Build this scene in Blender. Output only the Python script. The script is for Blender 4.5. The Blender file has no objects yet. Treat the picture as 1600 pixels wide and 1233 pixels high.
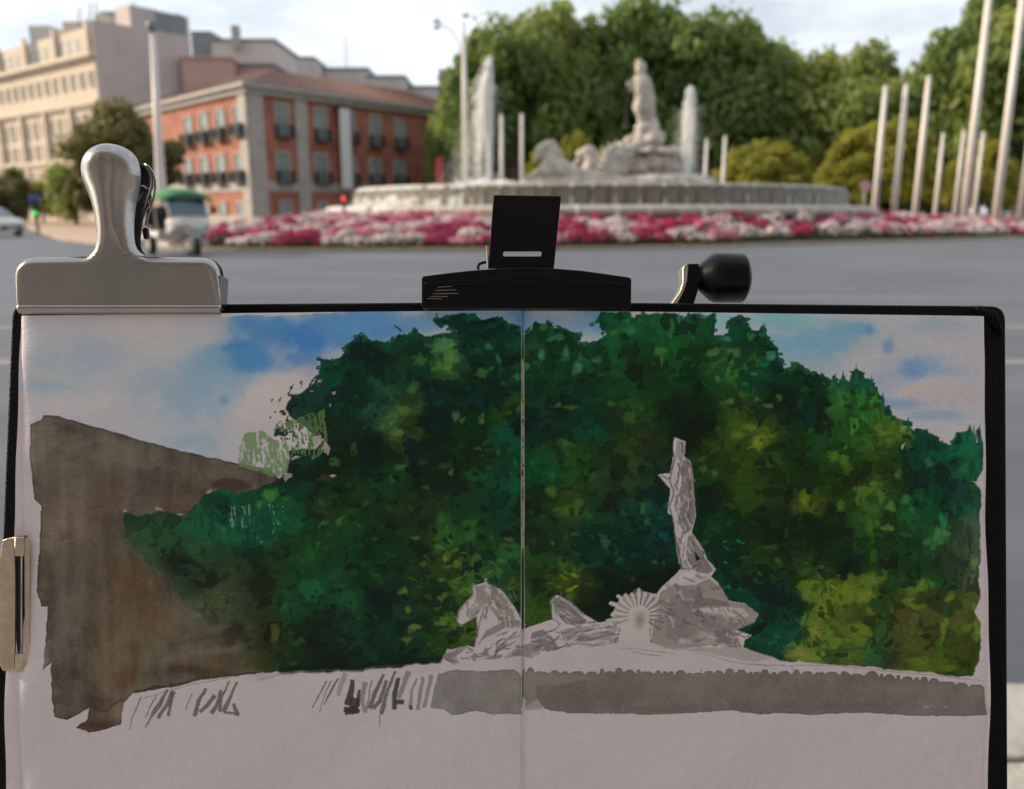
import bpy, bmesh, math, random
import numpy as np
from mathutils import Vector, Matrix, noise

scene = bpy.context.scene
col = scene.collection
R = math.radians

# ---------------------------------------------------------------- camera
FPX, CX, CY, HORIZON, CAMH = 1300., 800., 616.5, 330., 1.30
PITCH = math.atan((CY-HORIZON)/FPX)
cam_d = bpy.data.cameras.new('camera'); cam = bpy.data.objects.new('camera', cam_d); col.objects.link(cam)
cam.location = (0, 0, CAMH); cam.rotation_euler = (math.pi/2-PITCH, 0, 0)
cam_d.sensor_fit = 'HORIZONTAL'; cam_d.sensor_width = 36.; cam_d.lens = 36.*FPX/1600.
cam_d.clip_start = .02; cam_d.clip_end = 2000.
cam_d.dof.use_dof = True; cam_d.dof.focus_distance = .306; cam_d.dof.aperture_fstop = 12.5
scene.camera = cam

# ---------------------------------------------------------------- sky, sun, exposure
SUN_EL, SUN_AZ = R(25), R(-80)          # azimuth from +Y, clockwise: the sun stands low on the left
world = bpy.data.worlds.new('World'); scene.world = world; world.use_nodes = True
wn, wl = world.node_tree.nodes, world.node_tree.links
wn.clear()
w_out = wn.new('ShaderNodeOutputWorld'); w_bg = wn.new('ShaderNodeBackground'); w_sky = wn.new('ShaderNodeTexSky')
w_sky.sky_type = 'NISHITA'; w_sky.sun_disc = False; w_sky.sun_elevation = SUN_EL; w_sky.sun_rotation = SUN_AZ % (2*math.pi)
w_sky.dust_density = 3.; w_sky.air_density = 1.; w_sky.altitude = 650
w_tc = wn.new('ShaderNodeTexCoord'); w_map = wn.new('ShaderNodeMapping'); w_map.inputs['Scale'].default_value = (1, 1, 3.2)
w_n = wn.new('ShaderNodeTexNoise'); w_n.inputs['Scale'].default_value = 3.1; w_n.inputs['Detail'].default_value = 7; w_n.inputs['Roughness'].default_value = .55
w_r = wn.new('ShaderNodeValToRGB'); w_r.color_ramp.elements[0].position = .40; w_r.color_ramp.elements[1].position = .62
w_r.color_ramp.elements[0].color = (.45, .45, .45, 1); w_r.color_ramp.elements[1].color = (.92, .92, .92, 1)
w_mix = wn.new('ShaderNodeMix'); w_mix.data_type = 'RGBA'
w_mix.inputs[7].default_value = (10.3, 10.6, 11.0, 1)          # thin bright cloud
wl.new(w_tc.outputs['Generated'], w_map.inputs['Vector']); wl.new(w_map.outputs['Vector'], w_n.inputs['Vector'])
wl.new(w_n.outputs['Fac'], w_r.inputs['Fac']); wl.new(w_r.outputs['Color'], w_mix.inputs[0])
wl.new(w_sky.outputs['Color'], w_mix.inputs[6]); wl.new(w_mix.outputs[2], w_bg.inputs['Color'])
w_bg.inputs['Strength'].default_value = .070
wl.new(w_bg.outputs['Background'], w_out.inputs['Surface'])
sun_d = bpy.data.lights.new('sun', 'SUN'); sun_d.energy = 3.5; sun_d.angle = R(6); sun_d.color = (1., .81, .60)
sun = bpy.data.objects.new('sun', sun_d); col.objects.link(sun)
sdir = Vector((math.sin(SUN_AZ)*math.cos(SUN_EL), math.cos(SUN_AZ)*math.cos(SUN_EL), math.sin(SUN_EL)))
sun.rotation_euler = sdir.to_track_quat('Z', 'Y').to_euler(); sun.location = sdir*60
vs = scene.view_settings
vs.view_transform = 'Standard'; vs.look = 'None'; vs.gamma = 1; vs.use_curve_mapping = False; vs.exposure = 0.80
scene.render.engine = 'CYCLES'
scene.cycles.use_denoising = True
scene.cycles.max_bounces = 6; scene.cycles.transparent_max_bounces = 8
# ---------------------------------------------------------------- helpers
FWD = Vector((0, math.cos(PITCH), -math.sin(PITCH))); UPV = Vector((0, math.sin(PITCH), math.cos(PITCH))); RGT = Vector((1, 0, 0))
CAMP = Vector((0, 0, CAMH))
def ray(px, py): return FWD+RGT*((px-CX)/FPX)+UPV*((CY-py)/FPX)
def at(px, py, Y):
    d = ray(px, py); return CAMP+d*(Y/d.y)
def ground(px, py, z=0.):
    d = ray(px, py); return CAMP+d*((z-CAMH)/d.z)

def tag(o, label=None, cat=None, group=None, kind=None):
    if label: o['label'] = label
    if cat: o['category'] = cat
    if group: o['group'] = group
    if kind: o['kind'] = kind
    return o
def thing(name, loc, label, cat, group=None, rz=0.):
    o = bpy.data.objects.new(name, None); col.objects.link(o); o.location = loc; o.rotation_euler = (0, 0, rz); o.empty_display_size = .1
    return tag(o, label, cat, group)

class MB:
    def __init__(s): s.v = []; s.f = []; s.mi = []
    def add(s, vs, fs, mi=0):
        n = len(s.v); s.v += [tuple(v) for v in vs]; s.f += [tuple(i+n for i in f) for f in fs]; s.mi += [mi]*len(fs); return s
    def box(s, c, size, ax=None, mi=0):
        c = Vector(c); X, Y, Z = ax or (Vector((1, 0, 0)), Vector((0, 1, 0)), Vector((0, 0, 1)))
        a, b, d = size[0]/2, size[1]/2, size[2]/2
        vs = [c+X*(a*i)+Y*(b*j)+Z*(d*k) for i, j, k in ((-1,-1,-1),(1,-1,-1),(1,1,-1),(-1,1,-1),(-1,-1,1),(1,-1,1),(1,1,1),(-1,1,1))]
        return s.add(vs, [(0,3,2,1),(4,5,6,7),(0,1,5,4),(1,2,6,5),(2,3,7,6),(3,0,4,7)], mi)
    def tube(s, pts, rad, n=8, caps=True, mi=0):
        pts = [Vector(p) for p in pts]; m = len(pts)
        rad = rad if isinstance(rad, (list, tuple)) else [rad]*m
        vs = []; prev = None
        for i, p in enumerate(pts):
            t = (pts[min(i+1, m-1)]-pts[max(i-1, 0)]).normalized()
            if prev is None:
                u = t.orthogonal().normalized()
            else:
                u = prev-t*prev.dot(t); u = u.normalized() if u.length > 1e-6 else t.orthogonal().normalized()
            prev = u; w = t.cross(u)
            vs += [p+(u*math.cos(6.28318*k/n)+w*math.sin(6.28318*k/n))*rad[i] for k in range(n)]
        fs = [(i*n+k, i*n+(k+1) % n, (i+1)*n+(k+1) % n, (i+1)*n+k) for i in range(m-1) for k in range(n)]
        if caps: fs += [tuple(range(n))[::-1], tuple((m-1)*n+k for k in range(n))]
        return s.add(vs, fs, mi)
    def prism(s, poly, z0, z1, mi=0, f=None):
        """poly of (x, y) extruded z0..z1; f maps (x, y, z) to 3-D"""
        f = f or (lambda x, y, z: (x, y, z)); n = len(poly)
        area = sum(poly[i][0]*poly[(i+1) % n][1]-poly[(i+1) % n][0]*poly[i][1] for i in range(n))
        if area < 0: poly = poly[::-1]
        vs = [f(x, y, z0) for x, y in poly]+[f(x, y, z1) for x, y in poly]
        return s.add(vs, [tuple(range(n))[::-1], tuple(range(n, 2*n))]+[(i, (i+1) % n, n+(i+1) % n, n+i) for i in range(n)], mi)
    def lathe(s, prof, c=(0, 0, 0), n=48, a0=0., a1=2*math.pi, mi=0):
        full = abs(a1-a0) > 6.28; m = n if full else n+1; k = len(prof)
        vs = [(c[0]+r*math.cos(a0+(a1-a0)*i/n), c[1]+r*math.sin(a0+(a1-a0)*i/n), c[2]+z) for i in range(m) for r, z in prof]
        fs = [(i*k+j, ((i+1) % m)*k+j, ((i+1) % m)*k+j+1, i*k+j+1) for i in range(n) for j in range(k-1)]
        return s.add(vs, fs, mi)
    def mesh(s, name):
        me = bpy.data.meshes.new(name); me.from_pydata(s.v, [], s.f)
        if any(s.mi): me.polygons.foreach_set('material_index', s.mi)
        me.update(); return me
    def build(s, name, mats, parent=None, smooth=False, bevel=0.):
        if parent is not None:                       # vertices come in world coordinates: shift them to the (unrotated) parent
            off = Vector((0, 0, 0)); q = parent
            while q: off = off+q.location; q = q.parent
            s.v = [(a-off[0], b-off[1], c-off[2]) for a, b, c in s.v]
        return link(name, s.mesh(name), mats, parent, smooth, bevel)
    def local(s, name, mats, parent=None, smooth=False, bevel=0.): return link(name, s.mesh(name), mats, parent, smooth, bevel)

def link(name, me, mats, parent=None, smooth=False, bevel=0.):
    for m in (mats if isinstance(mats, (list, tuple)) else [mats]): me.materials.append(m)
    if smooth: me.polygons.foreach_set('use_smooth', [True]*len(me.polygons))
    o = bpy.data.objects.new(name, me); col.objects.link(o)
    if parent is not None: o.parent = parent
    if bevel:
        b = o.modifiers.new('bevel', 'BEVEL'); b.width = bevel; b.segments = 2; b.limit_method = 'ANGLE'; b.angle_limit = R(35)
        o.modifiers.new('wn', 'WEIGHTED_NORMAL')
        me.polygons.foreach_set('use_smooth', [True]*len(me.polygons))
    return o
def copy_tree(o, parent=None):
    c = o.copy(); col.objects.link(c); c.parent = parent
    for ch in list(o.children): copy_tree(ch, c)
    return c
def struct(o): o['kind'] = 'structure'; return o

def mat(name, base, rough=.6, metal=0., var=.0, vscale=5., bump=.0, bscale=60., col2=None, spec=.5, coord='Object', stretch=None, transl=None, tfac=.42):
    m = bpy.data.materials.new(name); m.use_nodes = True
    n, l = m.node_tree.nodes, m.node_tree.links; p = n['Principled BSDF']
    p.inputs['Base Color'].default_value = (*base, 1); p.inputs['Roughness'].default_value = rough; p.inputs['Metallic'].default_value = metal
    p.inputs['Specular IOR Level'].default_value = spec
    tc = n.new('ShaderNodeTexCoord'); vec = tc.outputs[coord]
    if stretch:
        mp = n.new('ShaderNodeMapping'); mp.inputs['Scale'].default_value = stretch; l.new(vec, mp.inputs['Vector']); vec = mp.outputs['Vector']
    if var or col2:
        nz = n.new('ShaderNodeTexNoise'); nz.inputs['Scale'].default_value = vscale; nz.inputs['Detail'].default_value = 6; nz.inputs['Roughness'].default_value = .6; l.new(vec, nz.inputs['Vector'])
        rp = n.new('ShaderNodeValToRGB'); rp.color_ramp.elements[0].position = .33; rp.color_ramp.elements[1].position = .67
        b2 = col2 or tuple(min(1, c*(1+var)) for c in base); b1 = base if col2 else tuple(c*(1-var) for c in base)
        rp.color_ramp.elements[0].color = (*b1, 1); rp.color_ramp.elements[1].color = (*b2, 1)
        l.new(nz.outputs['Fac'], rp.inputs['Fac']); l.new(rp.outputs['Color'], p.inputs['Base Color'])
    if bump:
        nb = n.new('ShaderNodeTexNoise'); nb.inputs['Scale'].default_value = bscale; nb.inputs['Detail'].default_value = 5; l.new(vec, nb.inputs['Vector'])
        bp = n.new('ShaderNodeBump'); bp.inputs['Strength'].default_value = bump; bp.inputs['Distance'].default_value = .02; l.new(nb.outputs['Fac'], bp.inputs['Height']); l.new(bp.outputs['Normal'], p.inputs['Normal'])
    if transl:
        tr = n.new('ShaderNodeBsdfTranslucent'); tr.inputs['Color'].default_value = (*transl, 1)
        ms = n.new('ShaderNodeMixShader'); ms.inputs['Fac'].default_value = tfac
        out = n['Material Output']; l.new(p.outputs['BSDF'], ms.inputs[1]); l.new(tr.outputs['BSDF'], ms.inputs[2]); l.new(ms.outputs['Shader'], out.inputs['Surface'])
    return m

def leaf_mat(name, a, b, t):
    """leaf colour differs from clump to clump through an object-space noise"""
    m = mat(name, a, .55, col2=b, vscale=2.6, spec=.3, transl=t)
    return m

M = {}
M['asphalt'] = mat('asphalt', (.076, .086, .105), .5, var=.38, vscale=.9, bump=.35, bscale=90, spec=.5, stretch=(.22, 1, 1))
M['paving'] = mat('paving', (.33, .32, .30), .8, var=.2, vscale=9, bump=.25, bscale=50)
M['kerb'] = mat('kerb', (.36, .35, .33), .75, var=.18, vscale=7, bump=.25, bscale=40)
M['beige_paving'] = mat('beige_paving', (.38, .28, .20), .8, var=.15, vscale=2, bump=.1)
M['marking'] = mat('marking', (.26, .26, .26), .7, col2=(.14, .14, .145), vscale=6, bump=.1)
M['soil'] = mat('soil', (.05, .045, .02), .9, col2=(.035, .06, .015), vscale=3)
M['island_edge'] = mat('island_edge', (.30, .26, .17), .85, var=.25, vscale=3, bump=.2)
M['cream'] = mat('cream_stone', (.52, .44, .345), .8, var=.10, vscale=.35)
M['cream_trim'] = mat('cream_trim', (.56, .48, .38), .8, var=.08, vscale=.6)
M['party_wall'] = mat('party_wall', (.44, .385, .365), .85, var=.07, vscale=.3)
M['pink_render'] = mat('pink_render', (.45, .29, .24), .85, var=.08, vscale=.3)
M['pale_render'] = mat('pale_render', (.50, .46, .43), .85, var=.08, vscale=.3)
M['metal_roof'] = mat('metal_roof', (.16, .19, .20), .5, var=.15, vscale=.6)
M['brick'] = mat('red_brick', (.30, .112, .07), .85, var=.25, vscale=.8, bump=.1)
M['granite'] = mat('granite', (.34, .315, .285), .8, var=.14, vscale=1.2)
M['roof_tile'] = mat('roof_tile', (.165, .09, .068), .85, var=.25, vscale=1.4)
M['glass'] = mat('window_glass', (.20, .25, .25), .15, var=.3, vscale=.5, spec=.8)
M['shutter'] = mat('shutter', (.33, .38, .37), .6, var=.1, vscale=2)
M['iron'] = mat('wrought_iron', (.03, .032, .035), .5)
M['pole'] = mat('painted_pole', (.64, .60, .56), .45, var=.05, vscale=2)
M['white'] = mat('white_paint', (.72, .72, .70), .4, var=.03)
M['banner'] = mat('banner_cloth', (.62, .60, .61), .8)
M['red'] = mat('red_paint', (.42, .035, .04), .5)
M['bark'] = mat('bark', (.10, .08, .055), .9, var=.3, vscale=6, bump=.5, bscale=20)
M['stone_wet'] = mat('wet_stone', (.12, .11, .085), .4, col2=(.24, .22, .18), vscale=1.1, bump=.25, bscale=12, stretch=(1, 1, .25))
M['stone_pale'] = mat('pale_stone', (.36, .335, .28), .7, var=.14, vscale=1.5, bump=.2, bscale=9)
M['marble'] = mat('weathered_marble', (.30, .265, .215), .75, col2=(.58, .54, .475), vscale=1.9, bump=.6, bscale=5)
M['water'] = mat('pool_water', (.10, .13, .12), .08, spec=.9, bump=.3, bscale=8)
M['foam'] = mat('white_water', (.95, .95, .94), .6, spec=.2, transl=(.97, .97, .96), tfac=.28)
M['leaf_dark'] = leaf_mat('plane_leaf', (.066, .125, .040), (.21, .26, .07), (.26, .36, .07))
M['leaf_mid'] = leaf_mat('elm_leaf', (.095, .15, .044), (.28, .31, .085), (.34, .41, .08))
M['leaf_yel'] = leaf_mat('clipped_leaf', (.125, .145, .02), (.31, .285, .035), (.36, .35, .04))
M['leaf_olive'] = leaf_mat('olive_leaf', (.095, .10, .04), (.19, .18, .065), (.2, .2, .06))
# ---------------------------------------------------------------- ground, road, pavements
def sheet(name, poly, z, m):
    o = link(name, MB().add([(x, y, z) for x, y in poly], [tuple(range(len(poly)))]).mesh(name), m); return struct(o)
sheet('road', [(-700, -700), (700, -700), (700, 1200), (-700, 1200)], 0, M['asphalt'])
rng = random.Random(4)
KY = ground(1590, 1062, .12).y            # near kerb line
pav = MB().box((0, KY/2-20.2, .04), (60, KY+40-.62, .08)).build('pavement', M['paving']); struct(pav)
kx = -4.2
while kx < 4.2:
    w = .98
    MB().box((kx+w/2, KY-.16, .06), (w-.012, .30, .12)).build('kerb_stone', M['kerb'], pav, bevel=.012); kx += w
slab = MB().box((0, 0, .1), (.39, .39, .04)).mesh('slab')
for i in range(-8, 9):
    for j in range(4):
        o = link('slab', slab, [] if slab.materials else M['paving'], pav, bevel=.006)
        o.location = (i*.4, KY-.52-.4*j, rng.uniform(-.003, .003))
# worn lines across the near lanes
for py, h in ((512, .22), (566, .26)):
    y = ground(1590, py).y
    sheet('road_marking', [(-9, y-h/2), (9, y-h/2), (9, y+h/2), (-9, y+h/2)], .004, M['marking'])
# far pavement at the left, behind the traffic light
fp = [ground(-60, 344, .12), ground(36, 352, .12), ground(92, 371, .12), ground(175, 380, .12), ground(236, 374, .12), ground(200, 346, .12), ground(60, 338.5, .12)]
struct(MB().prism([(p.x, p.y) for p in fp], 0.004, .12).build('far_pavement', M['beige_paving']))

# ---------------------------------------------------------------- traffic island with the flower bed
FC = Vector((4.8, 50., 0)); RL, RU = 15.05, 13.55
ISL = [(-14.6, 36), (-13.4, 31), (-11.2, 28.5), (-7, 27.6), (1.1, 28.6), (8, 31.2), (15.2, 35.4), (25, 41.6), (36, 50), (39, 62), (30, 74), (8, 78), (-10, 70), (-15, 52)]
def cr(P, n=10):
    out = []
    for i in range(len(P)):
        p0, p1, p2, p3 = [Vector(P[(i+k-1) % len(P)]) for k in range(4)]
        for k in range(n):
            t = k/n
            out.append(.5*((2*p1)+(p2-p0)*t+(2*p0-5*p1+4*p2-p3)*t*t+(3*p1-p0-3*p2+p3)*t**3))
    return out
isl = cr(ISL)
struct(MB().prism([(p.x, p.y) for p in isl], .004, .10).build('island', M['island_edge']))
def isl_r(th):
    d = Vector((math.cos(th), math.sin(th))); c = FC.xy; best = 20.
    for i in range(len(isl)):
        a = isl[i]-c; b = isl[(i+1) % len(isl)]-c; e = b-a
        den = d.x*e.y-d.y*e.x
        if abs(den) < 1e-9: continue
        t = (a.x*e.y-a.y*e.x)/den; u = (a.x*d.y-a.y*d.x)/den
        if t > 0 and -1e-6 <= u <= 1+1e-6: best = t
    return best
TH = [math.radians(170+(370-170)*i/160) for i in range(161)]      # the side that faces the street
RT = [isl_r(t) for t in TH]
def bed(i_f, t):
    i = min(159, max(0, int(i_f))); f = i_f-i
    th = TH[i]*(1-f)+TH[i+1]*f; r1 = RT[i]*(1-f)+RT[i+1]*f-.75; r0 = RL+.25
    r1 = max(r1, r0+.6)
    r = r1+(r0-r1)*t
    z = .16+.74*(max(0, t)**.75)
    return Vector((FC.x+r*math.cos(th), FC.y+r*math.sin(th), z)), (r1-r0), r
flower_bed = thing('flower_bed', (FC.x, FC.y-18, .1), 'long bank of white, pink and magenta flowers round the fountain', 'flower bed')
mb = MB(); NT = 7
for i in range(161):
    for j in range(NT): mb.v.append(tuple(bed(min(i, 159.999), j/(NT-1))[0]))
mb.f = [(i*NT+j, (i+1)*NT+j, (i+1)*NT+j+1, i*NT+j+1) for i in range(160) for j in range(NT-1)]; mb.mi = [0]*len(mb.f)
mb.build('soil_bank', M['soil'], flower_bed, True)
M['fl_white'] = mat('white_petal', (.74, .70, .66), .7, col2=(.62, .52, .50), vscale=4, transl=(.6, .5, .48))
M['fl_pink'] = mat('pink_petal', (.58, .17, .27), .7, col2=(.62, .30, .36), vscale=4, transl=(.6, .2, .28))
M['fl_mag'] = mat('magenta_petal', (.34, .008, .075), .7, col2=(.46, .03, .13), vscale=4, transl=(.5, .03, .12))
M['fl_leaf'] = mat('bed_leaf', (.03, .055, .012), .6, col2=(.07, .10, .02), vscale=6, transl=(.08, .13, .02))
fl = {'fl_white': MB(), 'fl_pink': MB(), 'fl_mag': MB(), 'fl_leaf': MB()}
def blossom(mb, p, n, r, rg):
    u = n.orthogonal().normalized(); w = n.cross(u); a0 = rg.random()*6.28
    ring = [p+(u*math.cos(a0+k*1.0472)+w*math.sin(a0+k*1.0472))*r*rg.uniform(.8, 1.1)-n*r*.25 for k in range(6)]
    mb.add([p+n*r*.22]+ring, [(0, k+1, (k+1) % 6+1) for k in range(6)])
rg = random.Random(11)
i_f = 2.
clump_n = 0
while i_f < 158:
    _, wd, r_ = bed(i_f, 0)
    rows = max(1, round(wd/.78))
    for j in range(rows):
        t = (j+.5+rg.uniform(-.2, .2))/rows
        c, _, _ = bed(i_f+rg.uniform(-.25, .25), min(1, t))
        if c.y > 58: continue
        k = noise.noise(Vector((c.x*.62, c.y*.62, 3.)))*2.2+rg.uniform(-.34, .34)
        kind = 'fl_white' if k > .12 else ('fl_mag' if k < -.22 else 'fl_pink')
        rad = rg.uniform(.32, .70); hh = rg.uniform(.18, .50)
        near = c.y < 46
        nb = 120 if near else 40
        for q in range(nb):
            u = rg.random()*6.283; ph = math.acos(rg.uniform(.02, 1))
            d = Vector((math.cos(u)*math.sin(ph), math.sin(u)*math.sin(ph), math.cos(ph)))
            p = c+Vector((d.x*rad, d.y*rad, d.z*hh))*rg.uniform(.9, 1.06)
            kk = kind if rg.random() < .93 else rg.choice(['fl_white', 'fl_pink', 'fl_mag'])
            blossom(fl[kk], p, (d+Vector((rg.uniform(-.3, .3), rg.uniform(-.3, .3), rg.uniform(-.1, .3)))).normalized(), rg.uniform(.055, .095), rg)
        for q in range(34):
            u = rg.random()*6.283; ph = rg.uniform(.7, 1.7)
            d = Vector((math.cos(u)*math.sin(ph), math.sin(u)*math.sin(ph), math.cos(ph)))
            blossom(fl['fl_leaf'], c+Vector((d.x*rad*1.0, d.y*rad*1.0, d.z*hh*.8)), d, rg.uniform(.05, .10), rg)
        clump_n += 1
    i_f += .78/(math.radians(200/160)*max(10, r_))
for k, nm in (('fl_white', 'white_blossoms'), ('fl_pink', 'pink_blossoms'), ('fl_mag', 'magenta_blossoms'), ('fl_leaf', 'foliage')):
    o = fl[k].build(nm, M[k], flower_bed); o['kind'] = 'stuff'

# ---------------------------------------------------------------- trees: a few crowns of leaf-sized faces, shared by the individuals
def crown_mesh(name, seed, nclump, nleaf, dome=False, leaf=.028):
    """unit crown: width and height 1, standing on z = 0"""
    g = np.random.RandomState(seed)
    V = []; F = []
    cl = []
    for k in range(nclump):
        if dome:
            a, b = g.rand()*6.283, math.acos(g.uniform(-.35, 1)); rr = g.uniform(.82, .96)
            cl.append((.42*rr*math.cos(a)*math.sin(b), .42*rr*math.sin(a)*math.sin(b), .38+.50*rr*math.cos(b), g.uniform(.07, .11)))
        else:
            a, b = g.rand()*6.283, math.acos(g.uniform(-1, 1)); rr = g.rand()**.45
            sx = .40*(1+.25*math.sin(a*2+seed)); zz = .52+.42*rr*math.cos(b)
            cl.append((sx*rr*math.cos(a)*math.sin(b), sx*rr*math.sin(a)*math.sin(b), zz, g.uniform(.09, .19)))
    per = nleaf//nclump
    for (x, y, z, r) in cl:
        d = g.normal(size=(per, 3)); d /= np.linalg.norm(d, axis=1)[:, None]
        rad = r*(g.rand(per)**.4)*g.uniform(.8, 1.25, per)
        c = np.array([x, y, z])+d*rad[:, None]*np.array([1, 1, .85])
        u = g.normal(size=(per, 3)); u -= d*(u*d).sum(1)[:, None]*.7; u /= np.linalg.norm(u, axis=1)[:, None]
        w = np.cross(d+g.normal(size=(per, 3))*.6, u); w /= np.linalg.norm(w, axis=1)[:, None]
        s = leaf*g.uniform(.6, 1.3, per)[:, None]
        n0 = len(V)*1
        quad = np.stack([c-u*s, c+w*s*.6, c+u*s, c-w*s*.6], 1).reshape(-1, 3)
        V.append(quad)
    V = np.concatenate(V); n = len(V)//4
    me = bpy.data.meshes.new(name); me.vertices.add(len(V)); me.vertices.foreach_set('co', V.astype(np.float32).ravel())
    me.loops.add(len(V)); me.loops.foreach_set('vertex_index', np.arange(len(V), dtype=np.int32))
    me.polygons.add(n); me.polygons.foreach_set('loop_start', np.arange(0, 4*n, 4, dtype=np.int32))
    me.update(calc_edges=True); return me
def trunk_mesh(name, seed):
    g = random.Random(seed); mb = MB()
    mb.tube([(0, 0, 0), (.005, 0, .12), (0, .008, .3), (.01, 0, .55), (.0, 0, .75)], [.034, .026, .022, .014, .006], 9)
    for k in range(9):
        a = k*2.4+g.random(); z = g.uniform(.16, .5); L = g.uniform(.22, .36)
        mb.tube([(0, 0, z), (math.cos(a)*L*.5, math.sin(a)*L*.5, z+L*.45), (math.cos(a)*L, math.sin(a)*L, z+L*.75)], [.012, .008, .003], 6)
    return mb.mesh(name)
CROWNS = {}
for k in range(3):
    for mk in ('leaf_dark', 'leaf_mid', 'leaf_olive'):
        if mk == 'leaf_olive' and k: continue
        me = crown_mesh('crown', 30+k*7+len(mk), 46, 15000); me.materials.append(M[mk]); CROWNS[(mk, k)] = me
for k in range(2):
    me = crown_mesh('crown', 90+k, 90, 12000, True, .022); me.materials.append(M['leaf_yel']); CROWNS[('leaf_yel', k)] = me
TRUNK = trunk_mesh('trunk', 5); TRUNK.materials.append(M['bark'])
def tree(name, px, depth, top, wpx, mk, k, label, group=None, rz=0., ky=1., cat='tree', low=0.):
    b = at(px, 330, depth); s = depth/FPX
    H = at(px, top, depth).z; W = wpx*s
    t = thing(name, (b.x, depth, 0), label, cat, group)
    c = bpy.data.objects.new('crown', CROWNS[(mk, k)]); col.objects.link(c); c.parent = t
    zl = low*H; c.location = (0, 0, zl); c.scale = (W*1.08, W*ky, (H-zl)*1.02); c.rotation_euler = (0, 0, rz)
    tr = bpy.data.objects.new('trunk', TRUNK); col.objects.link(tr); tr.parent = t
    tr.scale = (H*.9, H*.9, H*.9); tr.rotation_euler = (0, 0, rz)
    return t
BT = 'trees standing behind the fountain'
TREES = [(935, 92, 10, 150, 'leaf_dark', 2, 'dark tree filling the gap left of the standing stone figure', 4.4), (1036, 97, 2, 160, 'leaf_dark', 1, 'dark tree between the standing stone figure and the right jet', 2.9), (838, 92, 14, 150, 'leaf_mid', 0, 'yellowish tree just right of the left jet top', 2.2), (802, 88, 30, 150, 'leaf_dark', 0, 'tall dark tree directly behind the left water jet', .0), (885, 96, -4, 185, 'leaf_dark', 1, 'tallest dark tree between the left jet and the statue', 1.), (985, 99, 6, 190, 'leaf_dark', 2, 'tall dark tree rising directly behind the standing stone figure', 2.),
         (1085, 94, 6, 190, 'leaf_dark', 0, 'tall dark tree directly behind the right water jet', 3.), (1178, 104, 52, 170, 'leaf_mid', 1, 'mid green tree above the left clipped dome bush', 4.), (1262, 92, 84, 170, 'leaf_mid', 2, 'light green tree between the two clipped dome bushes', 5.),
         (1335, 108, 78, 150, 'leaf_mid', 0, 'mid green tree below the grey roof tip', .6), (1428, 96, 92, 170, 'leaf_mid', 1, 'light green tree behind the three short flagpoles', 1.6), (1482, 84, -26, 165, 'leaf_dark', 2, 'tall loose tree rising behind the first tall flagpole', 2.6),
         (1590, 80, -50, 230, 'leaf_mid', 0, 'tall yellow green tree at the right edge of the view', 3.6), (698, 96, 150, 70, 'leaf_mid', 2, 'low tree against the right end of the red brick building', 4.6),
         (765, 104, 150, 120, 'leaf_dark', 1, 'lower dark tree behind the lamp post', 5.6), (845, 112, 120, 190, 'leaf_dark', 2, 'lower dark tree behind the two far flagpoles', .3), (950, 112, 120, 190, 'leaf_dark', 0, 'lower dark tree behind the sea horses', 1.3), (1050, 114, 110, 190, 'leaf_dark', 1, 'lower dark tree between statue and right jet', 2.3),
         (1140, 110, 130, 190, 'leaf_dark', 2, 'lower dark tree right of the right water jet', 3.3), (1240, 112, 150, 190, 'leaf_dark', 0, 'lower dark tree in the gap between the dome bushes', 4.3), (1340, 112, 150, 190, 'leaf_dark', 1, 'lower dark tree behind the large dome bush', 5.3), (1450, 110, 150, 200, 'leaf_dark', 2, 'lower dark tree behind the three rear flagpoles', .9), (1550, 104, 130, 200, 'leaf_dark', 0, 'lower dark tree between the two tall flagpoles', 1.9)]
for (px, dp, top, w, mk, k, lb, rz) in TREES:
    tree('tree', px, dp, top, w*1.14, mk, k, lb, BT, rz, low=.03 if top > 60 else .12)
DB = 'yellow green bushes behind the flower bank'
for (px, dp, top, w, k, lb) in [(1190, 68, 208, 165, 0, 'yellow green clipped dome bush right of the basin'), (1372, 62, 163, 188, 1, 'large yellow green clipped dome bush behind the three short flagpoles'), (1528, 66, 206, 120, 0, 'yellow green clipped dome bush behind the first tall flagpole'),
                                (900, 78, 186, 70, 1, 'pointed yellow green bush between the two sea horses'), (858, 80, 214, 90, 0, 'yellow green bush behind the first sea horse'), (945, 82, 212, 90, 1, 'yellow green bush behind the second sea horse')]:
    tree('dome_bush', px, dp, top, w, 'leaf_yel', k, lb, DB, k*1.3+px, cat='bush')
tree('street_tree', 208, 66, 158, 150, 'leaf_olive', 0, 'olive green street tree between the cream block and the red building', rz=.4, low=.14)
tree('hedge_tree', 118, 74, 246, 100, 'leaf_mid', 1, 'dark bushy tree left of the bulldog clip handle', rz=2., low=.0)
tree('hedge_tree', 15, 80, 262, 90, 'leaf_olive', 0, 'bushy tree at the left edge above the white car', rz=3.)
tree('hedge_tree', 66, 88, 274, 80, 'leaf_yel', 1, 'yellow green bushy tree behind the green traffic light', rz=1.)
tree('hedge_tree', 160, 70, 236, 90, 'leaf_olive', 0, 'bushy tree half hidden behind the bulldog clip handle', rz=4.)
for i, (px, dp, w, lb) in enumerate([(1175, 100, 200, 'low dark hedge under the trees right of the basin'), (1300, 98, 200, 'low dark hedge between the dome bushes'), (1440, 96, 200, 'low dark hedge behind the thin flagpoles'), (1570, 94, 220, 'low dark hedge behind the tall flagpoles'), (722, 98, 90, 'low dark hedge behind the red banner')]):
    tree('hedge', px, dp, 262, w, 'leaf_dark', i % 3, lb, 'low hedges under the trees', i*1.1, cat='hedge')
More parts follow.
